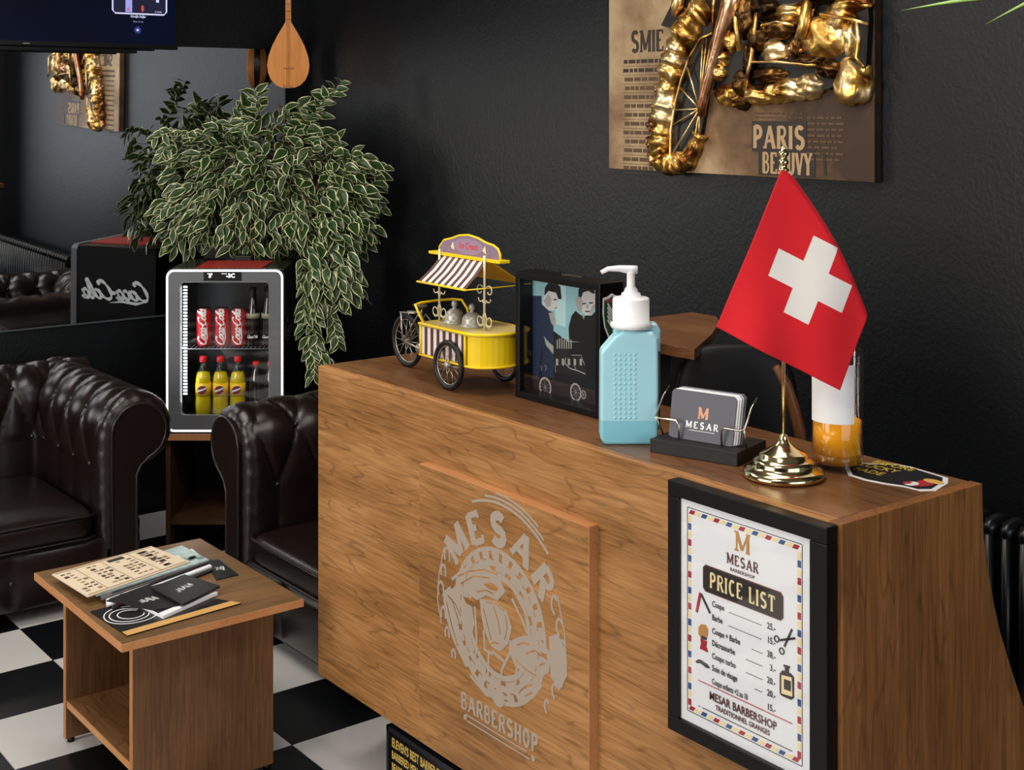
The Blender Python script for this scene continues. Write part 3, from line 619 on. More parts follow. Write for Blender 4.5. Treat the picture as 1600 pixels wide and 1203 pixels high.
# ================================================================ HAND SANITISER
BM = Matrix.Translation((1.87, 2.034, 0)) @ Matrix.Rotation(-A, 4, 'Z')
S = empty('sanitiser_bottle', (1.87, 2.034, ZT), 'pale blue pump bottle of hand sanitiser between photo frame and card holder', 'bottle')
GEL = mat('pale_blue_bottle', sr(158,218,232), .28, trans=.08, sss=.25)
nt = GEL.node_tree; g_ = nt.nodes.new('ShaderNodeNewGeometry'); sp = nt.nodes.new('ShaderNodeSeparateXYZ'); gt = nt.nodes.new('ShaderNodeMath'); gt.operation = 'GREATER_THAN'; gt.inputs[1].default_value = 1.069
mx_ = nt.nodes.new('ShaderNodeMix'); mx_.data_type = 'RGBA'; mx_.inputs['A'].default_value = sr(140,208,224); mx_.inputs['B'].default_value = sr(176,228,240)     # gel fills the bottle up to this level
nt.links.new(g_.outputs['Position'], sp.inputs[0]); nt.links.new(sp.outputs['Z'], gt.inputs[0]); nt.links.new(gt.outputs[0], mx_.inputs['Factor']); nt.links.new(mx_.outputs['Result'], nt.nodes['Principled BSDF'].inputs['Base Color'])
pr = [(-.050,1.020),(.050,1.020),(.058,1.030),(.058,1.205),(.0575,1.235),(.048,1.247),(-.012,1.250),(-.030,1.238),(-.058,1.206),(-.059,1.03)]
def slab_xz(pts, y0, y1, mi=0):
    s = MB(BM); s.mi = mi; s.ext([(x, y0, z) for x, z in pts], (0, y1-y0, 0)); return s
slab_xz([(x, z) for x, z in pr], -.030, .028).build('bottle_body', GEL, S, .012, 4)
slab_xz([(-.030,1.21),(.064,1.18),(.0655,1.245),(.058,1.260),(-.022,1.262),(-.030,1.255)], -.005, .032).build('bottle_shoulder', GEL, S, .009, 4)
s = MB(BM)
for i in range(5):
    for j in range(14): s.ball((-.030+i*.010, -.0305, 1.075+j*.0098), (.0028,.0016,.0028), 8, 4)
stuff(s.build('grip_bumps', GEL, S))
s = MB(BM); s.box((.060,-.020,1.05),(.0625,.024,1.205)); s.box((.058,-.02,1.05),(.0605,.02,1.19)); s.build('label', mat('dark_grey_label', sr(58,54,58), .5), S)
s = MB(BM)
s.lathe([(.040,1.252),(.042,1.256),(.042,1.262),(.0375,1.263),(.0375,1.310),(.035,1.313),(.021,1.314),(.019,1.322),(.014,1.325),(.013,1.330),(.0085,1.336),(.0085,1.362),(.010,1.366),(0,1.366)], (.005,0,0), 28)
s.build('pump_cap', WHITEP, S)
s = MB(BM); s.tube([(.018,0,1.369),(.004,0,1.369),(-.02,-.002,1.372),(-.042,-.003,1.371),(-.056,-.004,1.364)], [.0085,.009,.0065,.005,.0042], 10); s.build('nozzle', WHITEP, S)

# ================================================================ BUSINESS CARD HOLDER
ang = math.atan2(1.762-1.948, 1.902-1.848)
HM = Matrix.Translation((1.848, 1.948, ZT)) @ Matrix.Rotation(ang, 4, 'Z')
H = empty('card_holder', (1.92, 1.87, ZT), 'black block card holder with steel wire arms before the flag', 'card holder')
s = MB(HM); s.box((0,0,0),(.190,.125,.026)); s.build('block', mat('black_painted_block', sr(18,18,19), .55, bump=.3), H, .001)
for x0, x1 in ((-.004,.049), (.190,.142)):
    s = MB(HM)
    s.tube([(x1,.030,.02),(x1,.028,.056),(x1-(.006 if x1 < .1 else -.006),.028,.062),(x0+(.006 if x1<.1 else -.006),.028,.062),(x0,.030,.064),(x0,.06,.10),(x0,.085,.115)], .0022, 8)
    s.tube([(x0,.030,.064),(x0+(.006 if x1<.1 else -.006),.05,.024)], .002, 8)
    s.build('wire_arm', CHROME, H)
CARDG = mat('charcoal_card', sr(82,82,92), .5)
def card(k, mt, dx, dz, label):
    s = MB(HM); th = .0022; y = .034 + k*.0042
    pts = [(.022+dx,.030),(.030+dx,.0265),(.158+dx,.0265),(.162+dx,.030),(.162+dx,.112+dz),(.156+dx,.118+dz),(.024+dx,.118+dz),(.020+dx,.112+dz)]
    s.ext([(x, y + (z-.022)*.22, z) for x, z in pts], (0, th, 0))
    o = s.build('business_card', mt); tag(o, label, 'card', 'business cards in the holder'); return o
labs = ['charcoal business card with copper letter facing forward in the holder', 'white business card directly behind the charcoal front card', 'second white business card in the holder, slightly shifted', 'pale grey business card near the rear of the holder', 'rearmost business card in the wire holder']
cm = [CARDG, WHITEP, PAPER, mat('pale_grey_card', sr(170,170,176), .5), CARDG]
front = None
for k in range(5):
    o = card(k, cm[k], k*.003, .001*k, labs[k]); front = front or o
nrm = Vector((0, -1, .22)).normalized()
R3 = HM.to_3x3(); 
pl = Pl(HM @ Vector((0,.0338-.022*.22,0)), R3 @ Vector((1,0,0)), R3 @ Vector((0,.215,.977))); pl.h1 = .0006
pl.slab('M', .083, .070, .022, 0, wf=.66, th=.26, tn=.15); pl.slab('MESAR', .058, .051, .0125, 1, fit=.07, th=.26, tn=.17, gap=.4)
pl.rect(.066,.046,.122,.047,1)
b = pl.mb; o = b.build('card_print', [mat('copper_foil', sr(206,140,106), .35), WHITEI], front)

# ================================================================ TABLE FLAG
fc = Vector((1.917, 1.666, 0))
G = empty('table_flag', (1.917, 1.666, ZT), 'red table flag with white cross hanging from a brass pole', 'flag')
s = MB()
s.lathe([(0,0),(.070,0),(.0745,.004),(.075,.009),(.072,.014),(.066,.017),(.057,.020),(.0555,.026),(.056,.030),(.050,.034),(.044,.037),(.043,.043),(.038,.046),(.030,.050),(.020,.056),(.012,.064),(.0075,.072),(.0075,.076),(.005,.079),(0,.079)], (fc.x,fc.y,ZT), 48)
s.build('base', BRASS, G)
s = MB(); s.lathe([(0,0),(.0034,0),(.0034,.50),(0,.50)], (fc.x,fc.y,ZT+.07), 12); s.build('pole', BRASS, G)
s = MB(); s.lathe([(0,0),(.010,0),(.011,.003),(.007,.006),(.005,.010),(.009,.013),(.010,.018),(.006,.023),(.004,.025),(.0095,.029),(.0105,.033),(.006,.039),(.003,.041),(.0065,.043),(0,.046)], (fc.x,fc.y,ZT+.562), 20); s.build('finial', BRASS, G)
FR = mat('red_flag_cloth', sr(216,12,28), .75, sheen=.05, bump=.15, bscale=900); FWH = mat('white_flag_cloth', sr(236,230,222), .8, sheen=.3, bump=.15, bscale=900)
mp = 2.455/FPX      # metres per image point at the flag
T_ = (-7, 1.5835); origin = fc - FW*.02
def fp(xp, yp): return ((xp-1224)*mp, EYE-(yp-HY)*mp)
T0 = Vector(fp(1217,265)); L0 = Vector(fp(1117,515)); Bt = Vector(fp(1310,613))
uv = Bt - L0; vv = L0 - T0
foldd = (Vector(fp(1350,503)) - T0).normalized(); foldn = Vector((-foldd.y, foldd.x))
if foldn.dot(uv) < 0: foldn = -foldn
def cloth(u, v):
    p = T0 + uv*u + vv*v
    bow = .013*math.sin(PI*max(0, min(1, (p-T0).dot(foldd)/.32)))
    d = (p-T0).dot(foldn) - bow
    R = .011; off = .010*math.sin(5.5*u + 2.2*v + .4)*v + .006*math.sin(11*u-5*v)*v + .012*math.sin(3*v+1.0)*(u-.3)
    if d > 0:
        if d < PI*R: pos = R*math.sin(d/R); back = R*(1-math.cos(d/R))
        else: pos = -(d-PI*R)*.55; back = 2*R + (d-PI*R)*.15
        p = p - foldn*d + foldn*pos; off += back
    return origin + RX*p.x + UP*p.y + FW*off
n = 100; s = MB(); vs_ = [cloth(i/n, j/n) for i in range(n+1) for j in range(n+1)]
s.v = vs_
for i in range(n):
    for j in range(n):
        u, v = (i+.5)/n, (j+.5)/n
        s.f.append([i*(n+1)+j, i*(n+1)+j+1, (i+1)*(n+1)+j+1, (i+1)*(n+1)+j]); s.sm.append(True)
        s.m.append(1 if ((abs(u-.5) < .30 and abs(v-.5) < .085) or (abs(u-.5) < .10 and abs(v-.5) < .24)) else 0)
o = s.build('flag_cloth', [FR, FWH], G); so = o.modifiers.new('solid', 'SOLIDIFY'); so.thickness = .0008
s = MB(); s.tube([(fc.x, fc.y, 1.583), (fc.x, fc.y, 1.545)], [.0052,.0060], 10); s.build('sleeve', FR, G)

# ================================================================ GLASS OF ORANGE LIQUID, STICKER
gc = Vector((2.049, 1.649, ZT))
V = empty('glass_vase', gc, 'tall clear glass cylinder holding orange liquid behind the flag base', 'vase')
s = MB(); s.lathe([(0,0),(.0475,0),(.0482,.004),(.0482,.222),(.0468,.223),(.0452,.222),(.0452,.012),(0,.012)], gc, 40); s.build('glass_wall', GLASS, V)
ORG = mat('orange_liquid', (1,.42,.015,1), .15, sss=.3); AMB = mat('amber_base_band', sr(160,104,20), .15)
s = MB(); s.lathe([(0,.030),(.0449,.030),(.0449,.090),(.043,.0895),(0,.0895)], gc, 40); s.build('orange_liquid', ORG, V)
s = MB(); s.lathe([(0,.0125),(.0448,.0125),(.0448,.0299),(0,.0299)], gc, 40); s.build('amber_base_band', AMB, V)  # darker band added for the counter showing through the glass foot
s = MB(); s.grid(lambda u, v: gc - FW*(.0486*math.cos(-1.5+u*1.95)) + RX*(.0486*math.sin(-1.5+u*1.95)) + UP*(.091+v*.11), 14, 2); s.build('white_label', WHITEP, V)
pl = Pl((0,0,ZT), (1,0,0), (0,1,0)); pl.h1 = .0008
out = [(2.020,1.600),(2.060,1.640),(2.100,1.655),(2.118,1.625),(2.150,1.600),(2.160,1.565),(2.154,1.520),(2.148,1.475),(2.118,1.455),(2.090,1.448),(2.060,1.440),(2.038,1.455),(2.036,1.490),(2.024,1.520),(2.016,1.560)]
cc = Vector((2.085,1.55)); sh = lambda k: [((x-cc.x)*k+cc.x, (y-cc.y)*k+cc.y) for x, y in out]
pl.poly(sh(1), 0); pl.h0 = .0008; pl.poly(sh(.90), 1, .0012); pl.h0 = .0012
rt = -PI/2 + .12
for t_, x, y in [('BEFORE', 2.122, 1.628), ('LUCKY', 2.088, 1.632), ('FADE', 2.054, 1.618)]: pl.text(t_, x, y, .032, 2, .0016, bold=.018, sx=.78, rot=rt)
pl.ell((2.085,1.480), .030, .016, 3, .0015); pl.ell((2.105,1.476), .012, .02, 4, .0017); pl.ell((2.062,1.492), .014, .012, 0, .0017); pl.ell((2.06,1.50), .01, .007, 3, .0018)
o = pl.mb.build('die_cut_sticker', [WHITEP, mat('sticker_black', sr(24,24,30), .4), mat('sticker_yellow', sr(214,182,60), .4), INKR, mat('sticker_skin', sr(220,170,90), .5)]); tag(o, 'white edged black sticker with yellow letters lying at the counter end', 'sticker')

# ================================================================ CHESTERFIELD SEATS
STITCH = mat('dark_piping_leather', sr(30,20,17), .35)
def prof_pt(t):
    """arm / back cross-section: (outward, height, normal outward, normal up); t 0..1 from the seat over the roll to the floor"""
    r, cz, co = .135, .585, .135
    L1, L2, L3, L4 = .385, r*math.radians(232), .075, .40
    d = t*(L1+L2+L3+L4)
    if d < L1: return (0, .20+d, -1, 0)
    d -= L1
    if d < L2:
        a = PI - d/r; return (co+r*math.cos(a), cz+r*math.sin(a), math.cos(a), math.sin(a))
    d -= L2; a = PI-math.radians(232); ex, ez = co+r*math.cos(a), cz+r*math.sin(a)
    if d < L3: k = d/L3; return (ex+(.150-ex)*k, ez+(.455-ez)*k, .5, -.85)
    d -= L3; return (.150, .455-d, 1, 0)
def tuft(u, t, pitch):
    """u metres along; t profile 0..1: diamond puffs on the roll, upright pleats below"""
    d = t*(.385+.547+.075+.40)
    x = u/pitch; y = (d-.27)/.19
    if d < .27: h = abs(math.sin(PI*(x)))**.45; return .016*h*min(1, .3+d/.27) - .010
    if y < 2.0:
        p, q = x + y/2, x - y/2
        h = (abs(math.sin(PI*p))*abs(math.sin(PI*q)))**.38
        f = 1 if y < 1.6 else (2.0-y)/.4
        return .028*h*f - .015*f
    return 0
def chesterfield(M, W, Dp, root):
    L = .275; PT_ = .155
    for sx in (-1, 1):
        def fn(u, t):
            o, z, no, nz_ = prof_pt(t); y = u*(Dp-.10)
            e = .05; rr = 0; yy = y
            if y < e: k = 1-y/e; rr = -.042*(1-math.sqrt(max(0, 1-k*k))); rr += .003*math.sin(t*150)*k
            h = tuft(y+.04, t, PT_) * min(1, y/.09)
            o2 = o + no*(h+rr); z2 = z + nz_*(h+rr)
            if y < e and t > .84: o2 = o + rr*.4
            return (sx*(W/2-L+o2), yy, z2)
        s = MB(M); s.grid(fn, 110, 120); n = 120
        cap = [fn(0, j/n) for j in range(n+1)]; s.add(cap + [(sx*(W/2-L+.0), 0, .06)], [list(range(n+2))], False)
        arm = s.build('armrest', LEATHER, root)
        kp = [(.038,.07),(.038,.585)] + [(.135+.097*math.cos(math.radians(a)), .585+.097*math.sin(math.radians(a))) for a in range(170, -75, -12)] + [(.140,.47),(.125,.44),(.122,.07)]
        s = MB(M); s.ext([(sx*(W/2-L+a), -.012, z) for a, z in kp], (0, .02, 0)); s.build('front_facing', LEATHER, arm, .004, 2)
        s = MB(M); s.tube([(sx*(W/2-L+a), -.010, z) for a, z in kp], .0055, 6); s.build('piping', STITCH, arm)
        bt = []
        for i in range(int((Dp-.2)/PT_)+1):
            for row, (d, ph) in enumerate([(.27+.0, 0), (.27+.19, .5), (.27+.38, 0)]):
                u = (i+ph)*PT_ - .04
                if u < .06 or u > Dp-.32: continue
                o, z, no, nz_ = prof_pt(d/(.385+.547+.075+.40)); bt.append((sx*(W/2-L+o-no*.008), u, z-nz_*.008))
        for c in bt:
            s = MB(M); s.ball(c, .0085, 10, 6); s.build('button', LEATHER, arm)
    # back: same section turned, running across
    BL = W-.10
    def fb(u, t):
        o, z, no, nz_ = prof_pt(t); x = (u-.5)*BL
        h = tuft(x, t, .135)*min(1, u*BL/.06, (1-u)*BL/.06)
        return (x, Dp-L+o+no*h, z+nz_*h)
    s = MB(M); s.grid(fb, int(BL*85), 110)
    for uu in (0, 1): s.add([fb(uu, j/110) for j in range(111)] + [((uu-.5)*BL, Dp-L, .06)], [list(range(112))], False)
    back = s.build('backrest', LEATHER, root)
    for i in range(-int(BL/.27), int(BL/.27)+1):
        for d, ph in [(.27, 0), (.46, .5), (.65, 0)]:
            x = (i+ph)*.135
            if abs(x) > BL/2-.22: continue
            o, z, no, nz_ = prof_pt(d/(.385+.547+.075+.40)); s = MB(M); s.ball((x, Dp-L+o-no*.008, z-nz_*.008), .0085, 10, 6); s.build('button', LEATHER, back)
    # seat cushion(s)
    x0, x1 = -W/2+L+.004, W/2-L-.004; nc = 1 if W < 1.3 else 2
    for k in range(nc):
        a, b = x0+(x1-x0)*k/nc+.002, x0+(x1-x0)*(k+1)/nc-.002
        def fc_(u, v):
            th = u*2*PI; sq = lambda c, p: math.copysign(abs(c)**p, c)
            ph = (v-.5)*PI
            X = (a+b)/2 + (b-a)/2*sq(math.cos(th), .22)*(math.cos(ph)**.22 if v not in (0, 1) else 0)
            Y = (Dp-L+.0)/2 + (Dp-L+.01)/2*sq(math.sin(th), .22)*(math.cos(ph)**.22 if v not in (0, 1) else 0)
            Z = .290 + .052*sq(math.sin(ph), .45) + (.012*math.cos((X-(a+b)/2)/(b-a)*PI)*math.cos((Y/(Dp-L)-.5)*PI) if v > .5 else 0)
            return (X, Y, Z)
        s = MB(M); s.grid(fc_, 96, 32, cu=True); cu_ = s.build('seat_cushion', LEATHER, root)
        s = MB(M)
        for z in (.328, .252): s.tube([(a+.004+(b-a-.008)*i/16, -.004+ (.012 if i in (0,16) else 0), z) for i in range(17)], .0042, 6)
        s.build('cushion_piping', STITCH, cu_)
    def fr(u, v):
        x = x0-.03+(x1-x0+.06)*u; z = .055+.185*v; bul = math.sin(PI*v)**.5
        h = abs(math.sin(PI*(x-x0)/.30+.8))**.3
        return (x, .012-.022*bul*h, z)
    s = MB(M); s.grid(fr, 90, 16); s.box((x0-.03, .02, .055), (x1+.03, Dp-.1, .238)); rail = s.build('front_rail', LEATHER, root)
    k = 0
    while True:
        x = x0 + (k*PI-.8)/PI*.30; k += 1
        if x > x1: break
        if x > x0+.02: s = MB(M); s.ball((x, .006, .15), .009, 10, 6); s.build('button', LEATHER, rail)
    for fx_ in (-W/2+.18, W/2-.18):
        for fy_ in (.07, Dp-.14):
            s = MB(M); s.lathe([(.0,0),(.018,0),(.026,.02),(.026,.04),(.02,.06),(0,.06)], (fx_, fy_, 0), 14); s.build('foot', BLACKM, root)
sofa = empty('chesterfield_sofa', (1.135, 4.9, 0), 'dark brown tufted leather chesterfield sofa under the mirror, left of the drinks fridge', 'sofa')
chesterfield(Matrix.Translation((1.135, 4.47, 0)), 1.67, .90, sofa)
armc = empty('chesterfield_armchair', (2.4, 3.69, 0), 'dark brown tufted leather chesterfield armchair between fridge and counter', 'armchair')
chesterfield(Matrix.Translation((1.98, 3.69, 0)) @ Matrix.Rotation(-PI/2, 4, 'Z'), 1.08, .86, armc)

# ================================================================ COFFEE TABLE
Tt = empty('coffee_table', (1.444, 3.34, 0), 'square wooden coffee table with open shelf holding magazines', 'table')
TWD = wood('table_top_laminate', 'x', sr(84,60,36), sr(114,84,52), sr(140,106,70), rough=.36, scale=.9, fig=.25)
TSD = wood('table_side_laminate', 'z', sr(76,50,30), sr(110,76,48), sr(138,100,66), ring=.7, fig=.18)
MB().box((1.209,3.050,.430),(1.686,3.662,.450)).build('table_top', TWD, Tt, .0015)
s = MB(); s.box((1.2075,3.050,.4305),(1.209,3.662,.4495)); s.box((1.209,3.0485,.4305),(1.686,3.050,.4495)); s.build('edge_band', EDGE, Tt)
for y in (3.133, 3.590):
    p_ = MB().box((1.269, y, .012), (1.644, y+.018, .430)).build('side_panel', TSD, Tt, .0006)
    MB().box((1.2675, y, .012), (1.269, y+.018, .430)).build('edge_strip', EDGEZ, p_)
    for x in (1.285, 1.63): s = MB(); s.lathe([(0,0),(.010,0),(.010,.012),(0,.012)], (x, y+.009, 0), 10); s.build('glide', BLACK, p_)
sh_ = MB().box((1.272, 3.151, .096), (1.640, 3.590, .114)).build('shelf', wood('shelf_laminate', 'y', sr(84,54,30), sr(122,84,50), sr(148,108,70)), Tt)
MB().box((1.2705, 3.151, .096), (1.272, 3.590, .114)).build('edge_strip', EDGE, sh_)

# ================================================================ MAGAZINES AND CARDS ON THE TABLE
def sheet(name, mats, px4, z, th, label, cat, group=None, draw=None, warp=0):
    P4 = [onZ(x, y, z+th) for x, y in px4]
    s = MB(); s.mi = 0; s.ext([(p.x, p.y, z) for p in P4], (0, 0, th))
    if draw: draw(s, P4, z+th)
    o = s.build(name, mats); tag(o, label, cat, group); return o
def quad(s, P4, z, u0, v0, u1, v1, mi, h=.0004):
    b = lambda u, v: (P4[0]*(1-u)+P4[1]*u)*(1-v) + (P4[3]*(1-u)+P4[2]*u)*v
    s.mi = mi; s.ext([Vector((b(u, v).x, b(u, v).y, z)) for u, v in ((u0,v0),(u1,v0),(u1,v1),(u0,v1))], (0, 0, h))
def scribble(s, P4, z, u0, v0, u1, v1, mi, seed, n=26, wd=.0028):
    rnd = random.Random(seed); b = lambda u, v: (P4[0]*(1-u)+P4[1]*u)*(1-v) + (P4[3]*(1-u)+P4[2]*u)*v
    pts = []
    for k in range(n+1): 
        u = u0+(u1-u0)*k/n; v = (v0+v1)/2 + (v1-v0)/2*math.sin(k*2.1+rnd.random())*(.6+.4*rnd.random()); q = b(u+.02*math.sin(k*1.3), v); pts.append((q.x, q.y))
    p2 = Pl((0,0,z), (1,0,0), (0,1,0), s); p2.h1 = .0004; p2.stroke(pts, wd, mi)
KRAFT = mat('kraft_paper', sr(224,206,178), .65, var=.12, vscale=30); FLY = mat('black_flyer', sr(20,20,22), .4); GST = mat('ochre_strip', sr(206,160,92), .5)
PHB = mat('photo_blue_white', sr(170,190,190), .3, var=.5, vscale=60); GRN = mat('leaf_green_print', sr(140,180,70), .4); DRK = mat('magazine_black', sr(30,28,30), .35)
z0 = .4503
def d_fly(s, P4, z):
    quad(s, P4, z, 0, .86, 1, 1, 1); scribble(s, P4, z, .66, .25, .86, .5, 2, 1, 22)
    for k, (r, cu) in enumerate([(.20,.25),(.15,.24),(.10,.26)]):
        b = lambda u, v: (P4[0]*(1-u)+P4[1]*u)*(1-v) + (P4[3]*(1-u)+P4[2]*u)*v
        p2 = Pl((0,0,z), (1,0,0), (0,1,0), s); p2.h1 = .0005
        p2.stroke([tuple(b(cu+r*math.cos(a)*1.2, .42+r*1.5*math.sin(a)))[:2] for a in [PI*.15+2*PI*i/22*.85 for i in range(23)]], .0028, 2)
sheet('flyer', [FLY, GST, WHITEI], [(141,955),(262,922),(377,942),(199,993)], z0, .003, 'black flyer with ochre strip and white loops at the near edge of the table', 'flyer', draw=d_fly)
def d_cardl(s, P4, z): scribble(s, P4, z, .3, .35, .75, .65, 1, 5, 20, .0022)
sheet('voucher_card', [FLY, WHITEI], [(320,876),(342,874),(373,898),(338,906)], z0, .002, 'small black card with white lettering lying alone toward the armchair', 'card', draw=d_cardl)
mg = 'magazines stacked on the coffee table'
def d_w(s, P4, z): quad(s, P4, z, .02, .55, .98, .62, 1); quad(s, P4, z, .05, .7, .5, .95, 2)
sheet('magazine', [DRK, PAPER, mat('magazine_red', sr(170,40,44), .4)], [(162,915),(300,862),(333,890),(176,952)], z0, .006, 'lowest magazine of the stack with red and black cover', 'magazine', mg, d_w)
sheet('magazine', [PAPER, DRK], [(165,905),(300,857),(331,884),(166,946)], z0+.0062, .005, 'second magazine from the bottom with white page edges', 'magazine', mg, lambda s, P4, z: quad(s, P4, z, .03, .80, 1, .9, 1))
sheet('magazine', [mat('magazine_grey', sr(96,92,92), .4), GRN, DRK], [(150,900),(285,856),(328,876),(158,936)], z0+.0114, .004, 'magazine with a green patch showing under the photo cover', 'magazine', mg, lambda s, P4, z: (quad(s, P4, z, .78, .5, .97, .95, 1), quad(s, P4, z, .1, .75, .7, .96, 2)))
def d_ph(s, P4, z):
    for k in range(14): rr = random.Random(k); u, v = .55+.4*rr.random(), .1+.7*rr.random(); quad(s, P4, z, u, v, u+.07, v+.12, 1 + k % 3)
sheet('magazine', [PHB, mat('print_dark_leaf', sr(50,66,44), .4), PAPER, mat('print_grey_blue', sr(110,130,136), .4)], [(140,895),(284,852),(326,874),(150,930)], z0+.0156, .004, 'glossy magazine with blurred blue and green photo cover on the stack', 'magazine', mg, d_ph)
def d_news(s, P4, z):
    rnd = random.Random(4)
    quad(s, P4, z, .02, .03, .98, .05, 1); quad(s, P4, z, .02, .95, .98, .97, 1)
    for u in (.2, .45, .72): quad(s, P4, z, u, .05, u+.006, .95, 1)
    quad(s, P4, z, .50, .08, .66, .18, 2)
    for c in range(4):
        for r in range(8):
            u = .04+c*.25; v = .12+r*.10
            for w_ in range(3):
                if rnd.random() < .75: quad(s, P4, z, u+w_*.055, v, u+w_*.055+.035+.01*rnd.random(), v+.035+.03*(rnd.random() < .3), 2 if rnd.random() < .5 else 1)
    for k in range(5): quad(s, P4, z, .80+.02*(k % 2), .12+.17*k, .86+.02*(k % 2), .20+.17*k, 2)
sheet('newspaper_menu', [KRAFT, mat('faded_brown_ink', sr(140,112,84), .6), mat('sepia_black_ink', sr(60,50,44), .6)], [(81,897),(236,853),(297,877),(137,932)], z0+.0205, .003, 'beige vintage newspaper style leaflet on top of the magazines', 'leaflet', draw=d_news)
def d_env(sd): return lambda s, P4, z: scribble(s, P4, z, .28, .38, .72, .62, 1, sd, 24, .0026)
sheet('envelope', [mat('black_card', sr(24,24,26), .35), WHITEI], [(166,938),(236,915),(286,944),(240,953)], z0+.012, .002, 'black envelope with white script, partly beneath the other one', 'envelope', 'black envelopes', d_env(3))
sheet('envelope', [MATS['black_card'], WHITEI], [(236,918),(288,897),(344,915),(285,944)], z0+.0155, .005, 'uppermost black envelope with white script on the table stack', 'envelope', 'black envelopes', d_env(9))
sheet('notebook', [PAPER, DRK], [(180,925),(262,905),(340,925),(255,962)], z0+.0035, .008, 'grey white bundle of papers between flyer and black envelopes', 'notebook', None, lambda s, P4, z: (quad(s, P4, z, 0, .1, .9, .3, 1), quad(s, P4, z, .1, .55, .8, .65, 1), quad(s, P4, z, .0, .8, .95, .9, 1)))

# ================================================================ CORNER TABLE + DRINKS FRIDGE
P0 = Vector((2.125, 4.924, 0)); FM = Matrix.Translation(P0) @ Matrix.Rotation(-A, 4, 'Z')   # local x right, y back, z up
cst = empty('corner_table', FM @ Vector((.22,.2,0)), 'low wooden corner table carrying the drinks fridge between sofa and armchair', 'table')
def bx(a, b, M=FM): s = MB(M); s.box(a, b); return s
bx((-.01,-.02,.425),(.47,.42,.448)).build('table_top', TSD, cst, .001)
bx((-.01,-.0215,.426),(.47,-.02,.447)).build('edge_band', EDGE, cst)
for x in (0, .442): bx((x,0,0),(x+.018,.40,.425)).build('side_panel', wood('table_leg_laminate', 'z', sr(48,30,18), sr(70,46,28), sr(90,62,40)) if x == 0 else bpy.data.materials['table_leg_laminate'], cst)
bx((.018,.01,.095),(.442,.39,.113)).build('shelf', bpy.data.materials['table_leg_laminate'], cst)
Fr = empty('drinks_fridge', FM @ Vector((.226,.2,.449)), 'black glass door drinks fridge with glowing white rim on the corner table', 'fridge')
FB, FH, FWD, FD = .452, 1.078, .452, .415
FRB = mat('fridge_black', sr(12,13,14), .3); FRG = mat('door_grey_gloss', sr(104,106,110), .22, coat=.5, spec=.6); LED = mat('white_led', (1,1,1,1), .5, emit=(.95,.97,1,1), es=1.25)
s = MB(FM)                        # cabinet as an open box
for a, b in [((.004,.03,FB),(.03,FD,FH-.004)),((FWD-.03,.03,FB),(FWD-.004,FD,FH-.004)),((.03,.03,FB),(FWD-.03,FD,FB+.045)),((.03,.03,FH-.05),(FWD-.03,FD,FH-.004)),((.03,FD-.03,FB+.045),(FWD-.03,FD,FH-.05))]: s.box(a, b)
s.build('cabinet', FRB, Fr, .002)
s = MB(FM)
for x in (.05, FWD-.08):
    for y in (.08, FD-.08): s.box((x, y, .4485), (x+.03, y+.03, FB))
stuff(s.build('rubber_feet', BLACKM, Fr))
def rrect(x0, z0_, x1, z1, r, n=6):
    pts = []
    for cx_, cz_, a0 in ((x1-r,z1-r,0),(x0+r,z1-r,90),(x0+r,z0_+r,180),(x1-r,z0_+r,270)):
        for k in range(n+1): a = math.radians(a0+90*k/n); pts.append((cx_+r*math.cos(a), cz_+r*math.sin(a)))
    return pts
o_, i_ = rrect(0,FB,FWD,FH,.032), rrect(.056,.516,.398,1.030,.014)
s = MB(FM); n = len(o_)
s.add([(x,0,z) for x, z in o_]+[(x,0,z) for x, z in i_]+[(x,.028,z) for x, z in o_]+[(x,.028,z) for x, z in i_],
      [f for k in range(n) for f in ((k,(k+1)%n,n+(k+1)%n,n+k),(2*n+k,3*n+k,3*n+(k+1)%n,2*n+(k+1)%n),(k,2*n+k,2*n+(k+1)%n,(k+1)%n),(n+k,n+(k+1)%n,3*n+(k+1)%n,3*n+k))], False)
door = s.build('door', FRG, Fr)
s = MB(FM); r0, r1 = rrect(.002,FB+.002,FWD-.002,FH-.002,.030), rrect(.0095,FB+.0095,FWD-.0095,FH-.0095,.0235); n = len(r0)
s.add([(x,-.0008,z) for x, z in r0]+[(x,-.0008,z) for x, z in r1], [(k,(k+1)%n,n+(k+1)%n,n+k) for k in range(n)], False); s.build('led_rim', LED, door)
s = MB(FM); s.box((.05,.010,.51),(.404,.014,1.036)); s.build('glass_pane', glassy('fridge_door_glass', gl=.1), door)
s = MB(FM); s.tube([(x,.0,z) for x, z in rrect(.058,.518,.396,1.028,.013)], .0012, 5, True); s.build('window_trim', mat('grey_trim', sr(150,152,155), .3), door)
s = MB(FM); s.box((.146,-.003,1.034),(.290,.001,1.068)); s.build('display', mat('display_black', sr(22,22,24), .2), door)
pl = Pl(FM @ Vector((0,-.0032,0)), FM.to_3x3() @ Vector((1,0,0)), (0,0,1)); pl.h1 = .0006
DL = mat('display_glow', (1,1,1,1), .5, emit=(.9,.95,1,1), es=1.6)
pl.text('5\'', .165, 1.046, .022, 0, bold=.03); pl.text('-3C', .232, 1.046, .022, 0, bold=.03); pl.rect(.160,1.060,.172,1.0615); pl.rect(.215,1.060,.235,1.0615); pl.mb.build('display_digits', DL, door)
bx((.10,.02,FH-.0035),(.36,.30,FH-.001)).build('red_sticker', mat('red_gloss_label', sr(190,44,40), .35), Fr)
bx((.20,.30,FH-.0035),(.27,.40,FH+.018)).build('hinge_block', BLACK, Fr, .003)
bx((FWD-.0038,.33,FH-.08),(FWD-.0025,.395,FH-.045)).build('rating_plate', mat('rating_plate_grey', sr(70,72,68), .5), Fr)
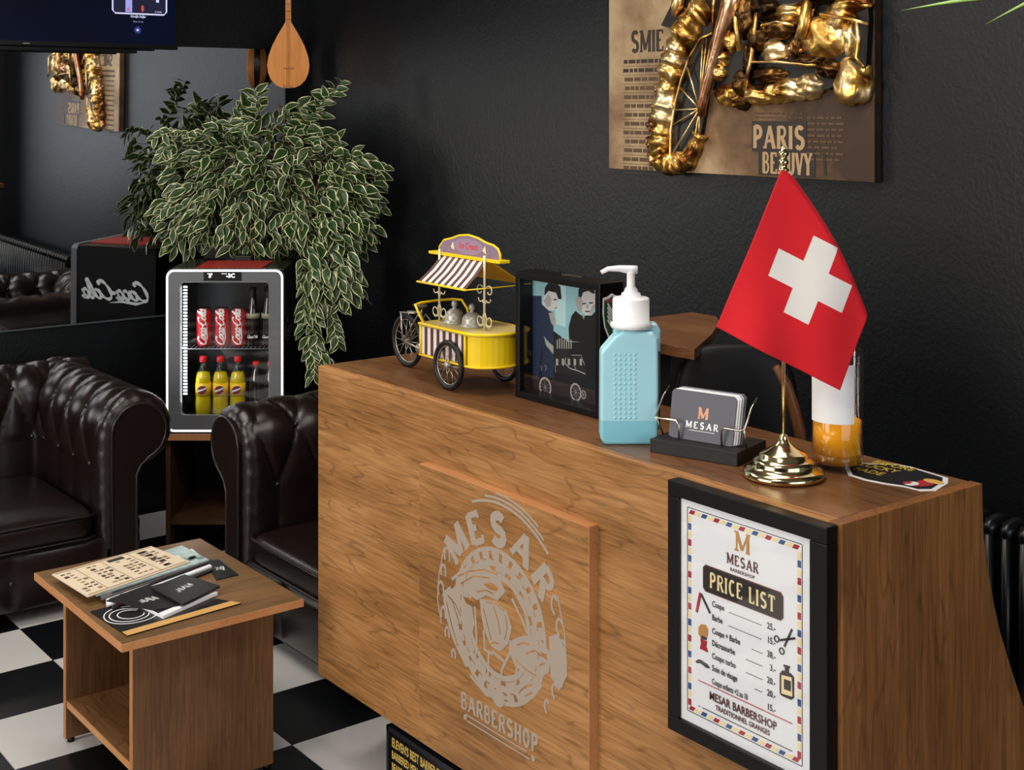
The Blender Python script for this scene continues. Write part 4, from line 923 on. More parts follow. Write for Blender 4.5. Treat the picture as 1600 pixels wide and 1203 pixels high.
# script lettering on both cabinet sides
SCR = {  # cursive strokes, x right, y up, unit = x-height
 'C': [[(1.3,1.55),(1.45,1.9),(1.15,2.05),(.6,1.75),(.15,1.0),(.1,.3),(.5,-.05),(1.1,.15),(1.5,.55)]],
 'o': [[(.5,1.0),(.15,.7),(.1,.2),(.4,.0),(.75,.3),(.8,.75),(.5,1.0),(.7,.85),(1.05,.9)]],
 'c': [[(.75,.85),(.5,1.0),(.15,.6),(.15,.15),(.45,.0),(.85,.3)]],
 'a': [[(.75,.8),(.45,1.0),(.1,.55),(.15,.1),(.4,.0),(.75,.5),(.8,1.0),(.7,.3),(.8,.0),(1.05,.25)]],
 'l': [[(.1,.3),(.55,1.3),(.65,2.0),(.4,2.05),(.2,1.2),(.15,.3),(.35,.0),(.7,.3)]],
 '-': [[(.1,.6),(.6,.75)]]}
def script(pl, x0, z0_, h, mi=0, wd=.5):
    x = x0; ad = {'C':1.35,'o':.9,'c':.8,'a':.95,'l':.6,'-':.6}
    for ch in 'Coca-Cola':
        for st in SCR[ch]:
            P_ = [(x + (p[0]+.28*p[1])*h, z0_ + p[1]*h) for p in st]
            sm = []
            for i in range(len(P_)-1):      # smooth and vary the pen width
                p0 = P_[max(i-1,0)]; p1, p2_ = P_[i], P_[i+1]; p3 = P_[min(i+2,len(P_)-1)]
                for k in range(4):
                    t = k/4; f = lambda a, b, c, d: .5*((2*b)+(-a+c)*t+(2*a-5*b+4*c-d)*t*t+(-a+3*b-3*c+d)*t**3)
                    sm.append((f(p0[0],p1[0],p2_[0],p3[0]), f(p0[1],p1[1],p2_[1],p3[1])))
            sm.append(P_[-1]); m = len(sm)
            pl.stroke(sm, [h*(.18+.22*abs(math.sin(i*.45+.4))) for i in range(m)], mi)
        x += ad[ch]*h
    pl.stroke([(x0+.5*h, z0_-.15*h), (x0+1.6*h, z0_-.42*h), (x0+3.4*h, z0_-.25*h), (x0+5*h, z0_-.45*h)], [.1*h,.34*h,.26*h,.05*h], mi)
R3 = FM.to_3x3()
pl = Pl(FM @ Vector((.0038,0,0)), R3 @ Vector((0,-1,0)), (0,0,1)); pl.h1 = .0008      # left side, read in the mirror
script(pl, -.385, .845, .0385); pl.mb.build('side_lettering', mat('white_vinyl_letters', sr(225,228,230), .4), Fr)
pl = Pl(FM @ Vector((FWD-.0038,0,0)), R3 @ Vector((0,1,0)), (0,0,1)); pl.h1 = .0008
script(pl, .06, .80, .036); pl.mb.build('side_lettering', mat('grey_vinyl_letters', sr(70,72,74), .4), Fr)
# inside: led strip with dots, wire shelf, liner
s = MB(FM); s.box((.033,.031,.51),(.038,.05,1.02)); s.build('lamp_bar', mat('lamp_bar_white', sr(200,205,210), .4), Fr)
led = mat('led_dot', (1,1,1,1), .5, emit=(.9,.96,1,1), es=2.5)
s = MB(FM)
for k in range(34): s.box((.060,.031,.590+k*.0125),(.074,.036,.590+k*.0125+.0062))
stuff(s.build('led_dots', led, Fr))
sl = bpy.data.lights.new('fridge_led', 'AREA'); sl.shape = 'RECTANGLE'; sl.size = .02; sl.size_y = .45; sl.energy = .55; sl.color = (.92,.97,1)
so = bpy.data.objects.new('fridge_led', sl); C.objects.link(so); so.matrix_world = FM @ Matrix.Translation((.075,.05,.78)) @ Matrix.Rotation(math.radians(-62), 4, 'Z') @ Matrix.Rotation(math.radians(90), 4, 'X') @ Matrix.Rotation(PI, 4, 'X')
s = MB(FM)
for k in range(24): s.tube([(.035+k*.0165,.04,.767),(.035+k*.0165,.37,.767)], .0014, 5)
for y in (.04,.2,.37): s.tube([(.032,y,.765),(.42,y,.765)], .0022, 6)
s.build('wire_shelf', mat('shelf_wire_grey', sr(150,152,156), .3, .5), Fr)
bx((.03,.04,.497),(.422,.385,.500)).build('floor_liner', BLACK, Fr)
def at_f(x, y, z): return FM @ Vector((x, y, z))
# drink cans
CR = mat('can_red', sr(200,26,34), .28, .3); 
c0 = at_f(.128,.085,.769)
can = empty('drink_can', c0, 'leftmost red drink can on the upper fridge shelf, lettering up its side', 'can', 'red drink cans on the upper shelf')
s = MB(); s.lathe([(0,.0),(.020,0),(.024,.004),(.0285,.012),(.029,.02),(.029,.128),(.028,.134),(.0245,.142),(.0245,.146)], c0, 24); s.build('can_body', CR, can)
s = MB(); s.lathe([(.0245,.142),(.0250,.146),(.0245,.148),(.0225,.146),(0,.1445)], c0, 24); s.build('lid', CHROME, can)
pl = Pl(c0, RX, UP)
def can_letters(c0):
    s = MB(); p2 = Pl((0,0,0),(1,0,0),(0,1,0),s); p2.h0 = 0; p2.h1 = 0; script(p2, -.0, 0, .0165)
    out_ = MB()
    for f, mi in zip(s.f, s.m):
        pts = []
        for i in f:
            v = s.v[i]; th = (v.y-.012)/.0293; r = .0293
            pts.append(c0 - FW*(r*math.cos(th)) - RX*(r*math.sin(th))*1.0 + UP*(.008+v.x*.98))
        out_.add(pts, [list(range(len(pts)))], False)
    return out_
can_letters(c0).build('can_lettering', WHITEI, can)
copy_tree(can, at_f(.198,.085,.769), 'second red drink can from the left on the upper fridge shelf')
copy_tree(can, at_f(.262,.085,.769), 'third red drink can, beside the dark glass bottles')
# yellow soft drink bottles
CLR = glassy('bottle_plastic', (.93,.95,.9,1), gl=.15); YJ = mat('yellow_soda', sr(232,206,10), .2, sss=.2); YL = mat('yellow_label', sr(248,206,30), .4); PRP = mat('purple_oval', sr(120,36,90), .4)
c1 = at_f(.126,.08,.5005)
bt = empty('soda_bottle', c1, 'leftmost yellow soda bottle with red cap on the lower fridge shelf', 'bottle', 'yellow soda bottles on the lower shelf')
s = MB(); s.lathe([(0,.001),(.026,.001),(.0305,.010),(.031,.04),(.0295,.08),(.0305,.10),(.0305,.13),(.029,.150),(.020,.178),(.013,.196),(.0125,.212)], c1, 22); s.build('bottle_shell', CLR, bt)
s = MB(); s.lathe([(0,.002),(.025,.002),(.0297,.010),(.0302,.04),(.0287,.08),(.0297,.10),(.0297,.13),(.028,.150),(.022,.168),(0,.168)], c1, 22); s.build('yellow_drink', YJ, bt)
s = MB(); s.lathe([(.0308,.078),(.0308,.128)], c1, 22); s.build('label', YL, bt)
s = MB(); s.lathe([(0,.208),(.0145,.208),(.0148,.212),(.0148,.226),(.013,.230),(0,.230)], c1, 18); s.build('cap', mat('red_cap', sr(214,34,36), .35), bt)
s = MB(); s.grid(lambda u, v: c1 - FW*(.0313*math.cos((v-.5)*1.25)) + RX*(.0313*math.sin((v-.5)*1.25)) + UP*(.103 + (.0155*math.sqrt(max(0,1-(2*v-1)**2)))*(2*u-1) + .006*(v-.5)), 6, 14); lo = s.build('label_oval', PRP, bt)
s = MB(); s.grid(lambda u, v: c1 - FW*(.0316*math.cos((v-.5)*1.1)) + RX*(.0316*math.sin((v-.5)*1.1)) + UP*(.103 + .0035*(2*u-1) + .012*(v-.5)), 2, 14); s.build('oval_stripe', WHITEI, bt)
copy_tree(bt, at_f(.193,.08,.5005), 'middle yellow soda bottle with red cap in the fridge')
copy_tree(bt, at_f(.260,.08,.5005), 'third yellow soda bottle with red cap, before the clear bottles')
# dark glass bottles
COLA = mat('cola_dark', sr(22,10,8), .12, coat=.6, spec=.8); c2 = at_f(.318,.09,.769)
gb = empty('glass_bottle', c2, 'dark glass cola bottle beside the cans on the upper fridge shelf', 'bottle', 'dark glass bottles on the upper shelf')
s = MB(); s.lathe([(0,0),(.024,0),(.0265,.006),(.0265,.04),(.0245,.07),(.0265,.10),(.0255,.125),(.018,.155),(.0125,.18),(.0115,.215),(.0135,.218),(.0135,.224),(0,.226)], c2, 20); s.build('bottle_glass', COLA, gb)
s = MB(); s.lathe([(.0262,.108),(.0258,.128)], c2, 20); s.build('neck_label', mat('silver_grey_label', sr(150,148,120), .4), gb)
s = MB(); s.lathe([(0,.218),(.0145,.218),(.0145,.227),(0,.229)], c2, 16); s.build('cap', BLACK, gb)
s = MB(); pl = Pl(c2 - FW*.0268, RX, UP, s); pl.h1 = .0006; script(pl, -.018, .035, .0048); s.build('bottle_lettering', WHITEI, gb)
copy_tree(gb, at_f(.376,.09,.769), 'rightmost dark glass cola bottle by the fridge wall')
# clear water bottles with red caps
c3 = at_f(.328,.10,.5005)
wb = empty('water_bottle', c3, 'clear bottle with red cap next to the yellow sodas in the fridge', 'bottle', 'clear bottles on the lower shelf')
s = MB(); s.lathe([(0,.001),(.026,.001),(.030,.01),(.030,.05),(.0275,.07),(.030,.09),(.030,.12),(.026,.15),(.014,.178),(.0125,.190)], c3, 22); s.build('bottle_shell', glassy('cloudy_plastic', (.75,.78,.8,1), gl=.5), wb)
s = MB(); s.lathe([(0,.002),(.0245,.002),(.0285,.01),(.0288,.045),(0,.046)], c3, 22); s.build('pink_drink', mat('pink_drink', sr(170,40,70), .3), wb)
s = MB(); s.lathe([(0,.188),(.0145,.188),(.0145,.203),(.012,.206),(0,.206)], c3, 18); s.build('cap', MATS['red_cap'], wb)
copy_tree(wb, at_f(.385,.10,.5005), 'rightmost clear bottle with red cap behind the grey door border')

# ================================================================ TELEVISION
TV = empty('television', (1.9, 5.3, 1.93), 'wall television with dark blue screen, cut off at the top left', 'television')
MB().box((1.05,5.285,1.936),(2.335,5.325,2.66)).build('tv_housing', BLACK, TV, .003)
SCN = bpy.data.materials.new('tv_screen_blue'); SCN.use_nodes = True; nt = SCN.node_tree; b_ = nt.nodes['Principled BSDF']
b_.inputs['Base Color'].default_value = (.002,.002,.004,1); b_.inputs['Specular IOR Level'].default_value = .15; b_.inputs['Roughness'].default_value = .25; b_.inputs['Emission Strength'].default_value = 1
g_ = nt.nodes.new('ShaderNodeNewGeometry'); n_ = nt.nodes.new('ShaderNodeTexNoise'); n_.inputs['Scale'].default_value = 1.6; r_ = nt.nodes.new('ShaderNodeValToRGB'); r_.color_ramp.elements[0].color = sr(0,3,12); r_.color_ramp.elements[0].position = .35; r_.color_ramp.elements[1].color = sr(2,10,34); r_.color_ramp.elements[1].position = .7
nt.links.new(g_.outputs['Position'], n_.inputs['Vector']); nt.links.new(n_.outputs['Fac'], r_.inputs[0]); nt.links.new(r_.outputs[0], b_.inputs['Emission Color'])
MB().box((1.06,5.2845,1.956),(2.323,5.2855,2.65)).build('screen', SCN, TV)
em = lambda nm, c, e: mat(nm, (0,0,0,1), .4, emit=c, es=e)
pl = Pl((0,5.2843,0), (1,0,0), (0,0,1)); pl.h1 = .0006
q1, q2 = pl.px(176,20), pl.px(260,20)
pl.stroke([(q1[0], q1[1]+.25), (q1[0], q1[1]+.012), (q1[0]+.012, q1[1]), (q2[0]-.012, q1[1]), (q2[0], q1[1]+.012), (q2[0], q1[1]+.25)], .006, 0)
pl.rect(q1[0]+.006, q1[1]+.005, q2[0]-.006, q1[1]+.25, 1); a_ = pl.px(196,18); pl.rect(a_[0], q1[1]+.006, a_[0]+.028, q1[1]+.25, 2)
pl.rect(a_[0]+.028, q1[1]+.006, q2[0]-.008, q1[1]+.06, 1); pl.ell((a_[0]+.072, q1[1]+.022), .006, .014, 3); pl.poly([(a_[0]+.055,q1[1]+.06),(a_[0]+.13,q1[1]+.06),(a_[0]+.12,q1[1]+.085),(a_[0]+.06,q1[1]+.085)], 3)
pl.ell((a_[0]+.012, q1[1]+.018), .006, .006, 4); pl.rect(a_[0]+.13,q1[1]+.05,a_[0]+.142,q1[1]+.09,0); pl.text('2:14:06', q2[0]-.05, q1[1]+.008, .010, 0)
t1 = pl.px(216,26); pl.text('Köroğlu Dağlar', t1[0], t1[1]-.004, .013, 0, bold=.02, align='CENTER', sx=.75); t1 = pl.px(216,34); pl.text('Best of saz', t1[0], t1[1]-.003, .011, 5, align='CENTER', sx=.9)
t1 = pl.px(215,47); pl.ell(t1, .015, .015, 6); pl.ell(t1, .005, .005, 0)
pl.mb.build('screen_picture', [em('screen_white', sr(205,205,240), 1), em('screen_navy', sr(22,24,48), 1), em('screen_lilac', sr(150,150,215), 1), em('screen_orange', sr(190,70,44), 1), em('screen_magenta', sr(190,90,150), 1), em('screen_grey', sr(130,135,170), 1), em('screen_blue', sr(34,50,110), 1)], TV)
MB().box((1.70,5.283,1.9435),(1.725,5.2848,1.9475)).build('maker_badge', mat('badge_grey', sr(120,120,124), .4), TV)
MB().box((1.50,5.30,1.918),(2.165,5.33,1.937)).build('lower_housing', BLACK, TV, .003)
MB().box((1.6,5.325,2.1),(1.9,5.45,2.4)).build('wall_bracket', BLACKM, TV)

# ================================================================ SAZ hanging in the corner
sz = empty('saz_lute', (2.87, 5.34, 1.781), 'small orange wooden saz lute hanging in the room corner', 'lute')
SO = Vector((2.838, 5.27, 1.782)); sr_, sf = RX, FW
SZW = wood('saz_soundboard', 'z', sr(196,112,38), sr(220,138,54), sr(232,156,70), ring=.4, fig=.12); STV = mat('dark_stave', sr(26,18,14), .35); NUT = wood('saz_stave_wood', 'z', sr(140,82,36), sr(176,110,52), sr(198,130,66), ring=.3)
outl = [(0,0),(.03,.002),(.055,.014),(.075,.036),(.088,.066),(.092,.10),(.086,.14),(.070,.185),(.046,.232),(.024,.268),(.013,.288)]
fo = [(x, z) for x, z in outl] + [(-x, z) for x, z in outl[::-1][:-1]]
s = MB(); s.ext([SO + sr_*x + UP*z for x, z in fo], sf*.004); s.build('soundboard', SZW, sz)
for k in range(10):
    s = MB()
    def fbk(u, v, k=k):
        th = PI*(k+v)/10; i = u*(len(outl)-1); j = min(int(i), len(outl)-2); f = i-j
        r = outl[j][0]*(1-f)+outl[j+1][0]*f; z = outl[j][1]*(1-f)+outl[j+1][1]*f
        return SO + sf*.004 + sr_*(-r*math.cos(th)) + sf*(r*1.05*math.sin(th)) + UP*z
    s.grid(fbk, 20, 3); s.build('bowl_stave', STV if k % 2 else NUT, sz)
s = MB(); s.ext([SO + sr_*x + UP*z - sf*.003 for x, z in [(-.012,.28),(.012,.28),(.0095,.86),(-.0095,.86)]], sf*.018); s.build('neck', SZW, sz)
for k in range(14): s = MB(); z = .30+k*.034*(1-.01*k); s.tube([SO + sr_*x + UP*z - sf*.0045 for x in (-.0115,.0115)], .0009, 5); s.build('fret', mat('fret_gut', sr(120,70,34), .5), sz)
s = MB()
for x in (-.006, 0, .006): s.tube([SO + sr_*x - sf*.007 + UP*.01, SO + sr_*x*.8 - sf*.007 + UP*.86], .0005, 4)
s.build('strings', CHROME, sz)
s = MB(); s.ext([SO + sr_*x + UP*z - sf*.006 for x, z in [(-.022,.0),(.016,.0),(.016,.008),(-.022,.012)]], sf*.008); s.build('tailpiece', NUT, sz)
s = MB(); s.ext([SO + sr_*x - sf*.008 + UP*z for x, z in [(-.022,.085),(.022,.085),(.022,.089),(-.022,.089)]], sf*.006); s.build('bridge', NUT, sz)
s = MB(); s.tube([SO + UP*.80 + sf*.012, SO + UP*.80 + sf*.21], .004); s.build('wall_hook', BLACK, sz)

# ================================================================ RELIEF PICTURE ON THE WALL
PC = empty('relief_picture', (2.985, 2.79, 1.497), 'large gold metal relief picture of a motorcycle on the black wall', 'picture')
PX = 2.968; py0, py1, pz0, pz1 = 2.265, 3.323, 1.498, 2.55
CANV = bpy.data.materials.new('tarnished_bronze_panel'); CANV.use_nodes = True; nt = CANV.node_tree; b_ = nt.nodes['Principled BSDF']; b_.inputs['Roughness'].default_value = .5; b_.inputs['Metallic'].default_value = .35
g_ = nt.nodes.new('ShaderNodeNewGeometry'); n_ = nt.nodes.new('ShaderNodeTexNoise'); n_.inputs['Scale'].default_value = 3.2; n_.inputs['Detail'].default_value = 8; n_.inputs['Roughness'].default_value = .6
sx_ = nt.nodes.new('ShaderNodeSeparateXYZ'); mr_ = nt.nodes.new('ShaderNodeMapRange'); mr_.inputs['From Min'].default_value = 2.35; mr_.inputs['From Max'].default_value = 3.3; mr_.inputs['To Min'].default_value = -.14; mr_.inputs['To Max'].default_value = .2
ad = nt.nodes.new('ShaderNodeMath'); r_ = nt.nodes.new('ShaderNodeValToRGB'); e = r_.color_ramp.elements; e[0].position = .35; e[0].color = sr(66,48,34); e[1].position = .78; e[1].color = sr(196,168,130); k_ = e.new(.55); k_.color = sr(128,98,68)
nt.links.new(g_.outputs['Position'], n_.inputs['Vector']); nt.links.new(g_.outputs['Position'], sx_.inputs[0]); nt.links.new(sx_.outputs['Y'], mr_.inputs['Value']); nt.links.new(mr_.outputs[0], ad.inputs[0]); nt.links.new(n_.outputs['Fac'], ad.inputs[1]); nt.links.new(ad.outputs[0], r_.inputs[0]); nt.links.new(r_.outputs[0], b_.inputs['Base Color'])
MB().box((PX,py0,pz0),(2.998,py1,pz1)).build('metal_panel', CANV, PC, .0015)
def gold(name, c1_, c2_, c3_, rough):
    m = bpy.data.materials.new(name); m.use_nodes = True; nt = m.node_tree; b = nt.nodes['Principled BSDF']; b.inputs['Metallic'].default_value = .9; b.inputs['Roughness'].default_value = rough
    g = nt.nodes.new('ShaderNodeNewGeometry'); n1 = nt.nodes.new('ShaderNodeTexNoise'); n1.inputs['Scale'].default_value = 9; n1.inputs['Detail'].default_value = 3; n1.inputs['Distortion'].default_value = .8
    r = nt.nodes.new('ShaderNodeValToRGB'); e = r.color_ramp.elements; e[0].position = .36; e[0].color = c1_; e[1].position = .64; e[1].color = c3_; k = e.new(.48); k.color = c2_
    nt.links.new(g.outputs['Position'], n1.inputs['Vector']); nt.links.new(n1.outputs['Fac'], r.inputs[0]); nt.links.new(r.outputs[0], b.inputs['Base Color'])
    bp = nt.nodes.new('ShaderNodeBump'); bp.inputs['Distance'].default_value = .01; bp.inputs['Strength'].default_value = .45; nt.links.new(n1.outputs['Fac'], bp.inputs['Height']); nt.links.new(bp.outputs[0], b.inputs['Normal']); return m
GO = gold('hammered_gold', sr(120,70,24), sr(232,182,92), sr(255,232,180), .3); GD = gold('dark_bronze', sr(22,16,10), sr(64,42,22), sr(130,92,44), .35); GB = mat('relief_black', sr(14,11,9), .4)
pl = Pl((PX,0,0), (0,-1,0), (0,0,1)); pl.h1 = .001
pl.slab('SMIE', *pl.px(987,82), .068, 0, fit=.145, th=.24, tn=.14)
rnd = random.Random(7)
a_, b_2 = pl.px(974,90); lx1 = pl.px(1040,90)[0]
for r in range(13):
    x = a_+rnd.random()*.01; z = b_2-.006-r*.0285
    while x < lx1-.02-r*.004: w_ = .012+.03*rnd.random(); pl.rect(x, z-.014, min(x+w_, lx1), z-.002, 1 if r > 1 else 0); x += w_+.006
    pl.rect(a_-.003, z-.0235, lx1, z-.0225, 1)
pa, pb = pl.px(1177,232), pl.px(1259,192)
pl.rect(pa[0]-.004, pa[1]-.008, pb[0]+.004, pb[1]+.004, 2); pl.h0 = .001; pl.slab('PARIS', pa[0]+.002, pa[1]+.002, pb[1]-pa[1]-.012, 3, h=.002, fit=pb[0]-pa[0]-.006, th=.24, tn=.16, gap=.2); pl.h0 = 0
pa, pb = pl.px(1187,270), pl.px(1272,238)
pl.rect(pa[0]-.004, pa[1]-.006, pb[0]+.004, pb[1]+.006, 2); pl.h0 = .001; pl.slab('BEAUVY', pa[0]+.014, pa[1]+.0, pb[1]-pa[1]-.004, 3, h=.002, fit=pb[0]-pa[0]-.022, th=.26, tn=.18, gap=.18); pl.h0 = 0
a_, b_2 = pl.px(1262,180)
for r in range(8):
    x = a_
    while x < a_+.11: w_ = .01+.02*rnd.random(); pl.rect(x, b_2-.010-r*.0165, x+w_, b_2-.004-r*.0165, 1); x += w_+.005
a_, b_2 = pl.px(1180,176)
for r in range(2):
    x = a_
    while x < a_+.18: w_ = .01+.02*rnd.random(); pl.rect(x, b_2-.004-r*.012, x+w_, b_2-r*.012, 1); x += w_+.004
pl.rect(*pl.px(1164,230), pl.px(1173,225)[0], pl.px(1173,225)[1], 1); pl.poly(pl.pxs([(1286,240),(1290,238),(1292,273),(1288,273)]), 2)
pl.mb.build('printed_lettering', [mat('panel_print_dark', sr(48,36,28), .5), mat('panel_print_brown', sr(92,70,50), .5), mat('panel_print_plate', sr(44,36,30), .5), mat('panel_print_tan', sr(176,146,108), .5)], PC)
# wheel: tyre lumps, rim wire, spokes, dark hollow
pl = Pl((PX-.001,0,0), (0,-1,0), (0,0,1))
pl.h1 = .012; pl.poly(pl.pxs([(1052,238),(1046,190),(1052,130),(1068,85),(1092,55),(1115,48),(1122,70),(1112,130),(1104,190),(1096,235),(1075,262),(1058,262)])); pl.h1 = .02
pl.poly(pl.pxs([(1040,40),(1060,0),(1100,-40),(1360,-40),(1365,30),(1360,110),(1300,140),(1160,150),(1120,140),(1108,60)])); pl.mb.build('relief_backing', GB, PC)
def lump(x, y, rx, ry, d, seed, mtl, name='relief_lump', nz=.25, dep=.03):
    c = onX(x, y, PX-dep*.35); mpx = (c-Vector((0,0,EYE))).dot(FW)/FPX; s = MB(); s.ball(c, (dep, rx*mpx*1.35, ry*mpx), 28, 20, nz=nz*.9, seed=seed, fr=7); s.build(name, mtl, PC)
T3 = lambda L, dep: [onX(x, y, PX-dep) for x, y in L]
path = T3([(1108,8),(1095,22),(1078,45),(1064,75),(1054,105),(1047,140),(1041,175),(1036,205),(1032,232),(1036,252),(1056,259),(1074,250),(1086,232),(1094,205)], .012)
dense = []
for i in range(len(path)-1):
    for k in range(8): dense.append(path[i].lerp(path[i+1], k/8))
s = MB(); m_ = len(dense)
s.tube(dense, [(.024 + .022*min(1, (m_-i)/m_*1.5))*(1+.22*math.sin(i*.8)*math.sin(i*.37+1)) for i in range(m_)], 16)
s.v = [v + Vector((noise.noise(v*28)*.012, noise.noise(v*28+Vector((5,0,0)))*.012, noise.noise(v*28+Vector((0,9,0)))*.012)) for v in s.v]; s.build('tyre', GO, PC)
for k, (x, y) in enumerate([(1080,22),(1060,52),(1048,84),(1040,112),(1033,142),(1028,168),(1022,195),(1019,222),(1022,248)]): lump(x, y, 8, 11, 0, k+3, gold('rose_tread', sr(120,70,40), sr(214,160,110), sr(250,222,190), .3) if k == 0 else bpy.data.materials['rose_tread'], 'tyre_lug', .5, .022)
T3 = lambda L, dep: [onX(x, y, PX-dep) for x, y in L]
s = MB(); s.tube(T3([(1113,52),(1095,60),(1078,88),(1064,125),(1054,165),(1048,205),(1047,240),(1053,262),(1062,266)], .030), .0042, 8); s.tube(T3([(1113,52),(1118,60),(1114,80)], .030), .004, 8); s.build('rim', GO, PC)
for e_ in [(1074,105),(1061,135),(1052,172),(1052,195),(1048,245),(1098,60),(1104,60),(1110,65),(1092,225),(1080,250)]: s = MB(); s.tube(T3([(1093,170), e_], .026), .0028, 6); s.build('spoke', GO, PC)
s = MB(); s.tube(T3([(1152,-30),(1140,15),(1128,50),(1112,105),(1097,165),(1096,182)], .045), [.030,.030,.024,.016,.015,.012], 12); s.build('fork_tube', gold('copper_rose', sr(150,92,60), sr(206,150,110), sr(240,200,160), .25), PC)
s = MB(); s.tube(T3([(1116,-20),(1114,30),(1115,50)], .034), .005, 8); s.build('cable', GO, PC); s = MB(); s.tube(T3([(1063,-20),(1058,10),(1053,25)], .036), [.022,.02,.008], 10); s.build('handle_grip', GO, PC)
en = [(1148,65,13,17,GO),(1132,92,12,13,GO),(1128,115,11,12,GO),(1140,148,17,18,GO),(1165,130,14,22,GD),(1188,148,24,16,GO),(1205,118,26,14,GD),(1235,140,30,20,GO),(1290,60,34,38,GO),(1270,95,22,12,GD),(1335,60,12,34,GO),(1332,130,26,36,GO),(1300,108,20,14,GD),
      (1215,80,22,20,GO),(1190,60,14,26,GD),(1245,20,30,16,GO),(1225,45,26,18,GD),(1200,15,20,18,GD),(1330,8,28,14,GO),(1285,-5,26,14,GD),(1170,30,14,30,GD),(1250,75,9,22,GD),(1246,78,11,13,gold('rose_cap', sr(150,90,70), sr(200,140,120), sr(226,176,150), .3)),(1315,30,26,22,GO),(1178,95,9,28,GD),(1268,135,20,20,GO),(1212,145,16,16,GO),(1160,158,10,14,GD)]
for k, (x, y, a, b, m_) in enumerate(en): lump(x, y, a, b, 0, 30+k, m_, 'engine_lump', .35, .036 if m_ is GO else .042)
for L, r in [([(1182,20),(1178,60),(1172,100),(1163,140)], .006), ([(1175,97),(1215,97),(1250,100),(1275,102)], .004), ([(1262,0),(1256,40),(1250,60)], .016), ([(1338,35),(1342,60),(1338,90),(1350,105)], .006), ([(1150,5),(1150,40),(1156,80)], .008), ([(1282,22),(1330,30),(1356,38)], .005), ([(1190,40),(1215,34),(1240,40)], .005)]:
    s = MB(); s.tube(T3(L, .050), r, 8); s.build('pipe', GO, PC)

# ================================================================ RADIATOR
RD = empty('column_radiator', (2.93, 1.9, 0), 'black column radiator on the wall beyond the counter end', 'radiator')
RM = mat('radiator_black_gloss', sr(16,17,19), .3)
y = 1.30; first = None; cols = []
while y < 2.78: cols.append(y); y += .046
s = MB(); y = cols[0]
for dx in (0,.07): s.tube([(2.86+dx,y,.13),(2.86+dx,y,.70)], .0125, 8)
for z in (.13,.70): s.ball((2.895,y,z), (.052,.024,.030), 12, 8)
sec = s.build('radiator_section', RM, RD)
for y in cols[1:]: o = sec.copy(); C.objects.link(o); o.location = sec.location + Vector((0, y-cols[0], 0))
s = MB(); s.tube([(2.895,cols[0]-.03,.70),(2.895,cols[-1]+.03,.70)], .016, 10); s.tube([(2.895,cols[0]-.03,.13),(2.895,cols[-1]+.03,.13)], .016, 10); s.build('header_pipe', RM, RD)
for yy in (1.4, 2.6): s = MB(); s.box((2.88,yy,0),(2.91,yy+.03,.12)); s.build('foot', RM, RD)

# ================================================================ BACK WORKTOP AND CHAIR BEHIND THE COUNTER
BT = empty('back_worktop', (2.38,2.37,0), 'dark brown wooden top of the black cabinet behind the sanitiser bottle', 'cabinet')
f_ = .86; Zb = EYE - .631*f_
wt = [(2.46,2.56),(2.53,2.50),(2.74,2.64),(2.92,2.78),(2.985,2.86),(2.985,2.96),(2.76,2.965),(2.52,2.82)]
MB().prism([(max(2.17, x*f_), y*f_) for x, y in wt], Zb-.024, Zb).build('worktop', W_TOP, BT, .001)
MB().prism([(2.20,2.25),(2.24,2.21),(2.50,2.42),(2.54,2.50),(2.38,2.52),(2.22,2.42)], 0, Zb-.024).build('cabinet_body', BLACKM, BT)
oc = deep(1150, 680, 3.11)
OC = empty('office_chair', (oc.x,oc.y,0), 'black padded chair with wooden arm behind the counter, partly hidden by the flag', 'chair')
CHL = mat('black_chair_leather', sr(7,7,8), .55, spec=.3)
s = MB(); sq = lambda c, p: math.copysign(abs(c)**p, c)
s.M = Matrix.Translation(oc) @ Matrix.Rotation(-A, 4, 'Z')
s.grid(lambda u, v: (.145*sq(math.cos(u*2*PI), .6)*math.cos((v-.5)*PI)**.5, .03*sq(math.sin(u*2*PI), .8)*math.cos((v-.5)*PI)**.5, .21*sq(math.sin((v-.5)*PI), .7)), 40, 20, cu=True); s.build('backrest', CHL, OC)
s = MB(); s.ball((oc.x+.14,oc.y+.02,.50), (.14,.20,.05), 24, 12); s.build('seat', CHL, OC)
ARMW = wood('chair_arm_wood', 'z', sr(66,36,18), sr(104,60,30), sr(128,78,42))
for dx in (0,):
    P_ = [deep(x+dx, y, 2.93 if dx == 0 else 3.0) for x, y in [(1212,572),(1228,600),(1240,635),(1250,675)]]; s = MB(); s.tube(P_ + [Vector((P_[-1].x+.03, P_[-1].y, .52))], [.008,.012,.013,.013,.013], 8); s.build('armrest', ARMW, OC)
s = MB(); s.lathe([(0,.03),(.03,.03),(.03,.46),(0,.46)], (oc.x+.14,oc.y,0), 12); s.tube([(oc.x+.13,oc.y,.48),(oc.x+.05,oc.y+.03,.60),(oc.x+.02,oc.y+.02,.86)], .018); s.build('column', BLACK, OC)
for k in range(5): a = 2*PI*k/5; c_ = (oc.x+.14+.145*math.cos(a), oc.y+.145*math.sin(a)); s = MB(); s.tube([(oc.x+.14,oc.y,.07),(c_[0],c_[1],.045)], .015); s.ball((c_[0],c_[1],.025), .025, 10, 6); s.build('leg', BLACK, OC)

